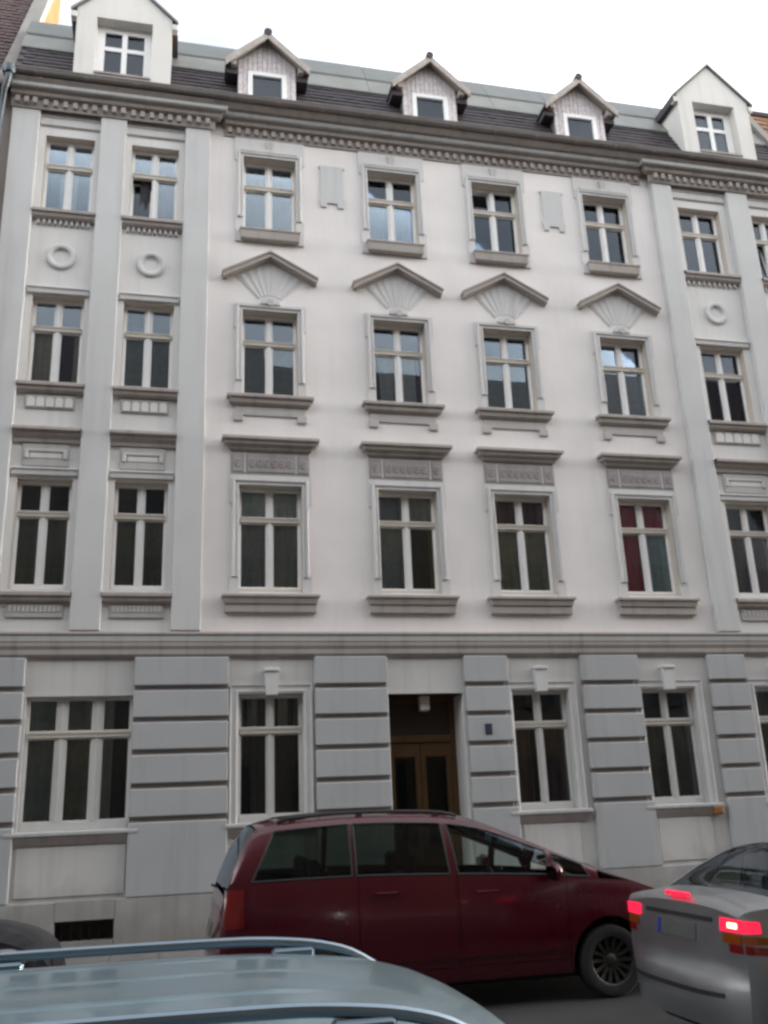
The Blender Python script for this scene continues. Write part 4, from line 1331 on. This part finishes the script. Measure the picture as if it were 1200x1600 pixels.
    def wheels(s):
        S = s.S
        for xc in S['wheels']:
            for sg in (-1, 1):
                R_ = S['wr']
                yc = sg * (s.W - .115)
                ty = MB().lathe([(R_ * .66, -.095), (R_ * .80, -.105), (R_ * .93, -.10), (R_ * .985, -.075), (R_, -.03), (R_, .03), (R_ * .985, .075), (R_ * .93, .10), (R_ * .80, .105), (R_ * .66, .095), (R_ * .66, -.095)], 36, 'y')
                w = ty.build('wheel', 'rubber', s.r, smooth=True, loc=(xc, yc, R_))
                rim = MB().lathe([(R_ * .665, .09 * sg), (R_ * .64, .085 * sg), (R_ * .60, .05 * sg), (R_ * .58, -.02 * sg), (R_ * .3, -.02 * sg), (0, -.02 * sg)], 32, 'y')
                rim.lathe([(0, .07 * sg), (R_ * .12, .07 * sg), (R_ * .17, .06 * sg), (R_ * .18, .0)], 16, 'y')
                rim.build('rim', 'rim_alloy', w, smooth=True)
                sp = S.get('spokes', 12)
                sm = MB()
                for k in range(sp):
                    a = 2 * math.pi * k / sp
                    hw = .016 if sp > 8 else .03
                    ca, sa = math.cos(a), math.sin(a)
                    pts = []
                    for rad_, y_ in ((R_ * .15, .055), (R_ * .45, .07), (R_ * .62, .082)):
                        for q in (-hw, hw): pts.append((rad_ * ca - q * sa, sg * y_, rad_ * sa + q * ca))
                    pts += [(p[0], p[1] - sg * .04, p[2]) for p in pts]
                    sm.add(pts, [(0, 1, 3, 2), (2, 3, 5, 4), (0, 2, 8, 6), (2, 4, 10, 8), (1, 7, 9, 3), (3, 9, 11, 5), (4, 5, 11, 10)])
                sm.build('spokes', 'rim_alloy', w)

    def interior(s):
        S = s.S
        fz = .42
        for rx, n, ys in S['seats']:
            for yy in ys:
                st = MB().box(rx, rx + .48, yy - .24, yy + .24, fz, fz + .20, .05)
                st.prism([(rx + .02, fz + .15), (rx + .16, fz + .15), (rx - .02, fz + .70), (rx - .14, fz + .68)], 'y', yy - .23, yy + .23)
                st.box(rx - .17, rx - .08, yy - .12, yy + .12, fz + .73, fz + .90, .03)
                st.build('seat', 'seat_cloth', s.r)
        dx = S['dash']
        MB().prism([(dx, .62), (dx, .90), (dx + .06, .97), (dx + .55, s.belt(dx + .5) - .10), (dx + .55, .62)], 'y', -s.W + .14, s.W - .14).build('dashboard', 'plastic_black', s.r)
        c = Vector((dx - .10, S.get('wheel_y', .36), .92))
        ring = [(c.x + .09 * math.sin(t) * .5, c.y + .19 * math.cos(t), c.z + .18 * math.sin(t)) for t in np.linspace(0, 2 * math.pi, 25)]
        MB().tube(ring, .014, 6).tube([(c.x, c.y, c.z), (c.x + .14, c.y, c.z - .06)], .03, 8).build('steering_wheel', 'plastic_black', s.r, smooth=True)

    def mirror(s, x, z, mat, k=1.0):
        for sg in (-1, 1):
            y = s.w(x, min(z, s.zb(x)))
            m = MB()
            rows = []
            for u in np.linspace(0, 1, 7):
                rr = math.sin(math.pi * min(max(u * .86 + .12, 0), 1)) ** .5
                row = []
                for a in np.linspace(0, 2 * math.pi, 17):
                    yy = sg * (y + .05 + .21 * k * u)
                    row.append((x + .02 + .075 * k * rr * math.cos(a) * (1.0 if math.cos(a) > 0 else .55), yy, z + .01 + .078 * k * rr * math.sin(a)))
                rows.append(row)
            m.grid(rows)
            m.add(rows[0][:-1], [tuple(range(16))]); m.add(rows[-1][:-1], [tuple(range(16))])
            m.tube([(x + .03, sg * (y - .03), z - .05), (x + .03, sg * (y + .08), z - .03)], .03, 8)
            mo = m.build('wing_mirror', mat, s.r, smooth=50)
            MB().box(x - .028, x - .018, sg * (y + .075), sg * (y + .235 * k), z - .045, z + .06, .004).build('mirror_glass', 'car_glass_dark', mo)


# ---- red minivan parked in front of the entrance
RY = CAM_Y + 8.80 + .905
van = thing('minivan', 'dark red minivan parked in front of the yellow entrance door', 'car', (.51, RY, 0))
C = Car(van, dict(L=4.62, W=.905, paint='paint_red', tumble=.36,
    zc=[(0, .96), (.03, 1.07), (.10, 1.27), (.22, 1.53), (.34, 1.655), (.6, 1.70), (1.3, 1.735), (2.0, 1.715), (2.38, 1.66), (2.9, 1.46), (3.3, 1.295), (3.62, 1.165), (4.0, 1.03), (4.3, .91), (4.5, .79), (4.62, .64)],
    zr=[(0, .94), (.03, 1.05), (.10, 1.24), (.22, 1.49), (.34, 1.605), (.6, 1.645), (1.3, 1.675), (2.0, 1.65), (2.36, 1.595), (2.9, 1.395), (3.3, 1.225), (3.60, 1.095), (4.0, .965), (4.3, .85), (4.5, .735), (4.62, .60)],
    belt=[(0, 1.165), (1.1, 1.165), (2.2, 1.13), (3.45, 1.055), (3.6, 1.03), (4.62, .95)],
    plan=[(0, .88), (.06, .935), (.2, .985), (.6, 1), (3.5, 1), (4.0, .975), (4.35, .90), (4.55, .79), (4.62, .70)],
    sill=[(0, .38), (.3, .26), (4.3, .24), (4.62, .28)],
    arch=[(.80, .375, .33), (3.62, .375, .33)], wheels=[.80, 3.62], wr=.315, spokes=14,
    green=(.05, 3.56), doors=[(1.22, 2.14), (2.16, 3.22)],
    win=[(.26, 1.17, .50, 1.17), (1.21, 2.09, 1.21, 2.05), (2.17, 3.06, 2.11, 3.06), (3.12, 3.47, 3.12, 3.40)], wt=(.03, .90),
    winmat=['car_glass_dark', 'car_glass_dark', 'car_glass', 'car_glass'], screen=(2.38, 3.60), rear=(.035, .32), glass_rear='car_glass_dark',
    capbulge=([(0, .05), (.3, .10), (.6, .06), (1, 0)], [(0, .05), (.3, .10), (.7, .06), (1, 0)]),
    seats=[(1.95, 0, (-.38, .38)), (1.0, 0, (-.5, 0, .5))], dash=2.95))
C.build()
C.mirror(3.03, 1.12, 'paint_red', 1.1)
for sg in (-1, 1):
    C.patch_side(sg, .035, .20, lambda x: .80 + .05 * x, lambda x: min(1.12, C.zb(x) - .02), .008).build('tail_light', 'lens_red', van, smooth=True)
    C.patch_side(sg, 3.93, 3.99, lambda x: .80, lambda x: .86, .006, 3).build('side_indicator', 'lens_clear', van)
    C.patch_side(sg, 4.20, 4.56, lambda x: .60, lambda x: min(.74, C.zb(x) - .02), .006).build('headlight', 'lens_clear', van, smooth=True)
    C.patch_side(sg, .16, .50, lambda x: .44, lambda x: .50, .012, 4).build('bumper_strip', 'plastic_black', van)
    C.patch_side(sg, 1.24, 3.20, lambda x: .44, lambda x: .49, .012, 12).build('rub_strip', 'paint_red', van)
    # black roof rails with supports
    ry = sg * .60
    pts = [(.52, ry, 1.665)] + [(x, ry, C.R(x, .12)[1] + .035) for x in np.linspace(.62, 2.12, 12)] + [(2.26, ry, 1.66)]
    rl = MB().tube(pts, .016, 8)
    for x in (.66, 1.30, 2.05): rl.box(x - .03, x + .03, ry - .015, ry + .015, C.R(x, .12)[1] - .03, C.R(x, .12)[1] + .03)
    rl.build('roof_rail', 'plastic_black', van)
MB().tube([(.02, 0, 1.10), (-.035, -.02, 1.12), (-.02, -.32, 1.13)], .012, 6).build('rear_wiper', 'plastic_black', van)
C.patch_cap(-1, -.26, .26, .70, .81).build('number_plate', 'plate_white', van)
C.patch_cap(1, -.45, .45, .46, .56).build('grille', 'plastic_black', van)

# ---- silver saloon passing, brake lights on
SY = CAM_Y + 5.72 + .865
sal = thing('saloon_car', 'silver saloon car with glowing brake lights cut off by the right edge', 'car', (3.63, SY, 0))
C = Car(sal, dict(L=4.5, W=.865, paint='paint_silver', tumble=.45,
    zc=[(0, 1.035), (.03, 1.065), (.1, 1.08), (.34, 1.095), (.62, 1.24), (.98, 1.385), (1.3, 1.425), (1.9, 1.43), (2.4, 1.38), (3.2, 1.02), (3.6, .95), (4.1, .86), (4.4, .72), (4.5, .60)],
    zr=[(0, .985), (.03, 1.015), (.1, 1.03), (.30, 1.045), (.62, 1.20), (.98, 1.335), (1.3, 1.37), (1.9, 1.37), (2.35, 1.32), (3.1, .99), (3.6, .90), (4.1, .81), (4.4, .68), (4.5, .57)],
    belt=[(0, 1.03), (.4, 1.03), (1.5, .97), (3.0, .91), (4.5, .9)],
    plan=[(0, .90), (.05, .945), (.15, .975), (.5, 1), (3.4, 1), (4.0, .95), (4.35, .86), (4.5, .72)],
    sill=[(0, .30), (.3, .24), (4.2, .22), (4.5, .25)],
    arch=[(.95, .36, .31), (3.6, .36, .31)], wheels=[.95, 3.6], wr=.305, spokes=7,
    green=(.30, 3.08), doors=[(1.18, 1.98), (2.0, 2.98)],
    win=[(.72, 1.06, .95, 1.06), (1.10, 1.92, 1.10, 1.90), (1.98, 2.92, 1.96, 2.92)], wt=(.06, .90), winmat=['car_glass_dark'] * 3,
    screen=(2.36, 3.12), rear=(.36, .96), glass_rear='car_glass',
    capbulge=([(0, .10), (.25, .15), (.40, .14), (.46, .06), (.75, .03), (1, .0)], [(0, .08), (.4, .12), (.8, .06), (1, 0)]),
    seats=[(1.95, 0, (-.36, .36)), (1.1, 0, (-.42, .42))], dash=2.7))
C.build()
C.mirror(2.72, .98, 'paint_silver')
tl = None
for sg in (-1, 1):
    a, b = (.555, .768)
    y0, y1 = sg * a, sg * b
    t1_ = C.patch_cap(-1, min(y0, y1), max(y0, y1), .895, .975, .01).build('tail_light', 'brake_lit', sal, smooth=True)
    t1_['label'] = 'glowing brake light'
    C.patch_cap(-1, min(sg * .58, sg * .768), max(sg * .58, sg * .768), .83, .884, .008).build('indicator_lens', 'lens_orange', t1_, smooth=True)
    C.patch_cap(-1, min(sg * .64, sg * .768), max(sg * .64, sg * .768), .775, .826, .008).build('lower_lens', 'lens_red', t1_, smooth=True)
    C.patch_side(sg, .002, .10, lambda x: .895, lambda x: .972 - .1 * x, .008).build('side_lens', 'brake_lit', t1_, smooth=True)
    C.patch_side(sg, .002, .17, lambda x: .83, lambda x: .884 - .1 * x, .008).build('side_lens', 'lens_orange', t1_, smooth=True)
    C.patch_side(sg, .002, .23, lambda x: .775 - .1 * x, lambda x: .826 - .12 * x, .008).build('side_lens', 'lens_red', t1_, smooth=True)
    C.patch_side(sg, 4.1, 4.45, lambda x: .58, lambda x: min(.72, C.zb(x) - .02), .006).build('headlight', 'lens_clear', sal, smooth=True)
    if sg < 0:
        C.patch_cap(-1, -.74, -.65, .922, .952, .016).build('lit_bulb', 'bulb_lit', t1_, smooth=True)
MB().box(-.012, .03, -.15, .15, 1.068, 1.098, .006).build('high_brake_light', 'brake_lit', sal)['label'] = 'lit high-level brake light'
C.patch_cap(-1, -.46, .46, .935, .965, .004, 16).build('handle_strip', 'plastic_black', sal)
npl = C.patch_cap(-1, -.26, .26, .80, .91, .008).build('number_plate', 'plate_white', sal)
C.patch_cap(-1, .215, .26, .802, .908, .012).build('blue_band', 'euro_blue', npl)
C.patch_cap(-1, -.60, .60, .50, .53, .006, 16).build('bumper_strip', 'plastic_black', sal)

# ---- blue-silver estate in the foreground
EY = CAM_Y + 2.37
est = thing('estate_car', 'blue grey silver estate car roof with two roof rails in the foreground', 'car', (-2.03, EY, 0))
C = Car(est, dict(L=4.7, W=.88, paint='paint_bluesilver', tumble=.46,
    zc=[(0, .92), (.05, 1.05), (.2, 1.21), (.45, 1.345), (.9, 1.398), (1.6, 1.41), (2.2, 1.408), (2.5, 1.385), (2.7, 1.34), (2.88, 1.215), (3.25, 1.01), (3.6, .97), (4.2, .86), (4.6, .68), (4.7, .56)],
    zr=[(0, .90), (.05, 1.03), (.2, 1.18), (.45, 1.295), (.9, 1.335), (1.6, 1.35), (2.2, 1.345), (2.46, 1.33), (2.67, 1.285), (2.86, 1.14), (3.15, .96), (3.6, .92), (4.2, .81), (4.6, .64), (4.7, .53)],
    belt=[(0, 1.0), (1.5, .97), (3.2, .92), (4.7, .9)],
    plan=[(0, .88), (.06, .935), (.2, .98), (.6, 1), (3.5, 1), (4.1, .96), (4.5, .86), (4.7, .70)],
    sill=[(0, .32), (.3, .24), (4.4, .22), (4.7, .26)],
    arch=[(.95, .36, .31), (3.72, .36, .31)], wheels=[.95, 3.72], wr=.31, spokes=7,
    green=(.06, 3.1), doors=[(1.2, 2.08), (2.1, 3.0)],
    win=[(.40, 1.12, .55, 1.12), (1.18, 2.02, 1.18, 2.0), (2.1, 2.92, 2.06, 2.90)], wt=(.06, .90), winmat=['car_glass_dark', 'car_glass_dark', 'car_glass'],
    screen=(2.74, 3.18), rear=(.05, .42), glass_rear='car_glass_dark',
    capbulge=([(0, .05), (.4, .1), (1, 0)], [(0, .05), (.4, .1), (1, 0)]),
    seats=[(1.95, 0, (-.36, .36)), (1.1, 0, (-.42, .42))], dash=2.85))
C.build()
C.mirror(2.95, .98, 'paint_bluesilver')
for sg in (-1, 1):
    ry = sg * .50
    top = lambda x: C.R(x, .16)[1]
    pts = [(.62, ry, top(.62) - .01), (.72, ry, top(.72) + .02), (.85, ry, top(.85) + .032)] + [(x, ry, top(x) + .042) for x in np.linspace(1.0, 2.25, 9)] + [(2.42, ry, top(2.42) + .040), (2.54, ry, top(2.54) + .03), (2.68, ry * 1.01, top(2.68) - .01)]
    zf_ = pchip([(p[0], p[2]) for p in pts])
    pts = [(x, ry, zf_(x)) for x in list(np.linspace(.62, 1.0, 12)) + list(np.linspace(1.1, 2.2, 10)) + list(np.linspace(2.25, 2.68, 16))]
    rl = MB().tube(pts, [.0135] * len(pts), 10)
    ro = rl.build('roof_rail', 'rail_silver', est, smooth=True)
    for x in (.80, 1.62, 2.40): MB().box(x - .06, x + .06, ry - .018, ry + .018, top(x) - .02, top(x) + .03, .008).build('rail_foot', 'rail_silver', ro)
    # pressed channel in the roof skin beside each rail
    ch_ = MB()
    rows = []
    for x in np.linspace(.5, 2.5, 30):
        y1_, z1_ = C.R(x, .24); y2_, z2_ = C.R(x, .26)
        rows.append([(x, sg * y1_, z1_ + .0012), (x, sg * y2_, z2_ + .0012)])
    ch_.grid(rows).build('roof_seam', 'plastic_black', est)
    C.patch_side(sg, .03, .2, lambda x: .6, lambda x: min(.95, C.zb(x) - .02), .006).build('tail_light', 'lens_red', est, smooth=True)
    C.patch_side(sg, 4.25, 4.64, lambda x: .50, lambda x: min(.66, C.zb(x) - .02), .006).build('headlight', 'lens_clear', est, smooth=True)
# shallow lengthwise swages in the roof
for yy in (-.24, 0, .24):
    rows = []
    for x in np.linspace(.75, 2.42, 24):
        f_ = min(1, (x - .75) / .12, (2.42 - x) / .12)
        row = []
        for q in np.linspace(-1, 1, 7):
            yv = yy + q * .035
            t = 1 - abs(yv) / C.wr(x)
            row.append((x, yv, C.R(x, t)[1] + -.002 + .005 * f_ * (1 - q * q)))
        rows.append(row)
    MB().grid(rows).build('roof_swage', 'paint_bluesilver', est, smooth=60)

# ---- dark car at the left, behind the estate
DY = CAM_Y + 9.0 + .85
dc = thing('hatchback_car', 'black hatchback parked behind the red minivan at the left edge', 'car', (-.93 - 4.0, DY, 0))
C = Car(dc, dict(L=4.0, W=.85, paint='paint_black', tumble=.42,
    zc=[(0, .95), (.05, 1.1), (.3, 1.36), (.7, 1.42), (1.4, 1.44), (1.9, 1.40), (2.75, 1.03), (3.0, .955), (3.5, .875), (3.8, .78), (3.95, .68), (4.0, .60)],
    zr=[(0, .93), (.05, 1.07), (.3, 1.30), (.7, 1.36), (1.4, 1.375), (1.85, 1.33), (2.7, .99), (3.0, .91), (3.5, .835), (3.8, .74), (3.95, .64), (4.0, .57)],
    belt=[(0, 1.0), (1.5, .97), (2.7, .93), (4.0, .9)],
    plan=[(0, .88), (.1, .95), (.5, 1), (3.1, 1), (3.6, .95), (3.88, .86), (4.0, .72)],
    sill=[(0, .32), (.3, .24), (3.7, .22), (4.0, .25)],
    arch=[(.7, .34, .30), (3.2, .34, .30)], wheels=[.7, 3.2], wr=.295, spokes=7,
    green=(.06, 2.68), doors=[(1.5, 2.62)], win=[(.5, 1.42, .65, 1.42), (1.48, 2.55, 1.48, 2.5)], wt=(.06, .90), winmat=['car_glass_dark', 'car_glass'],
    screen=(1.88, 2.74), rear=(.05, .4), glass_rear='car_glass_dark',
    capbulge=([(0, .05), (.4, .1), (1, 0)], [(0, .06), (.4, .1), (1, 0)]),
    seats=[(1.4, 0, (-.34, .34))], dash=2.3))
C.build()
C.mirror(2.4, .98, 'paint_black')
for sg in (-1, 1):
    C.patch_side(sg, 3.60, 3.84, lambda x: .64, lambda x: min(.75, C.zb(x) - .025), .006).build('headlight', 'lens_clear', dc, smooth=True)
C.patch_cap(1, -.42, .42, .50, .60).build('grille', 'plastic_black', dc)
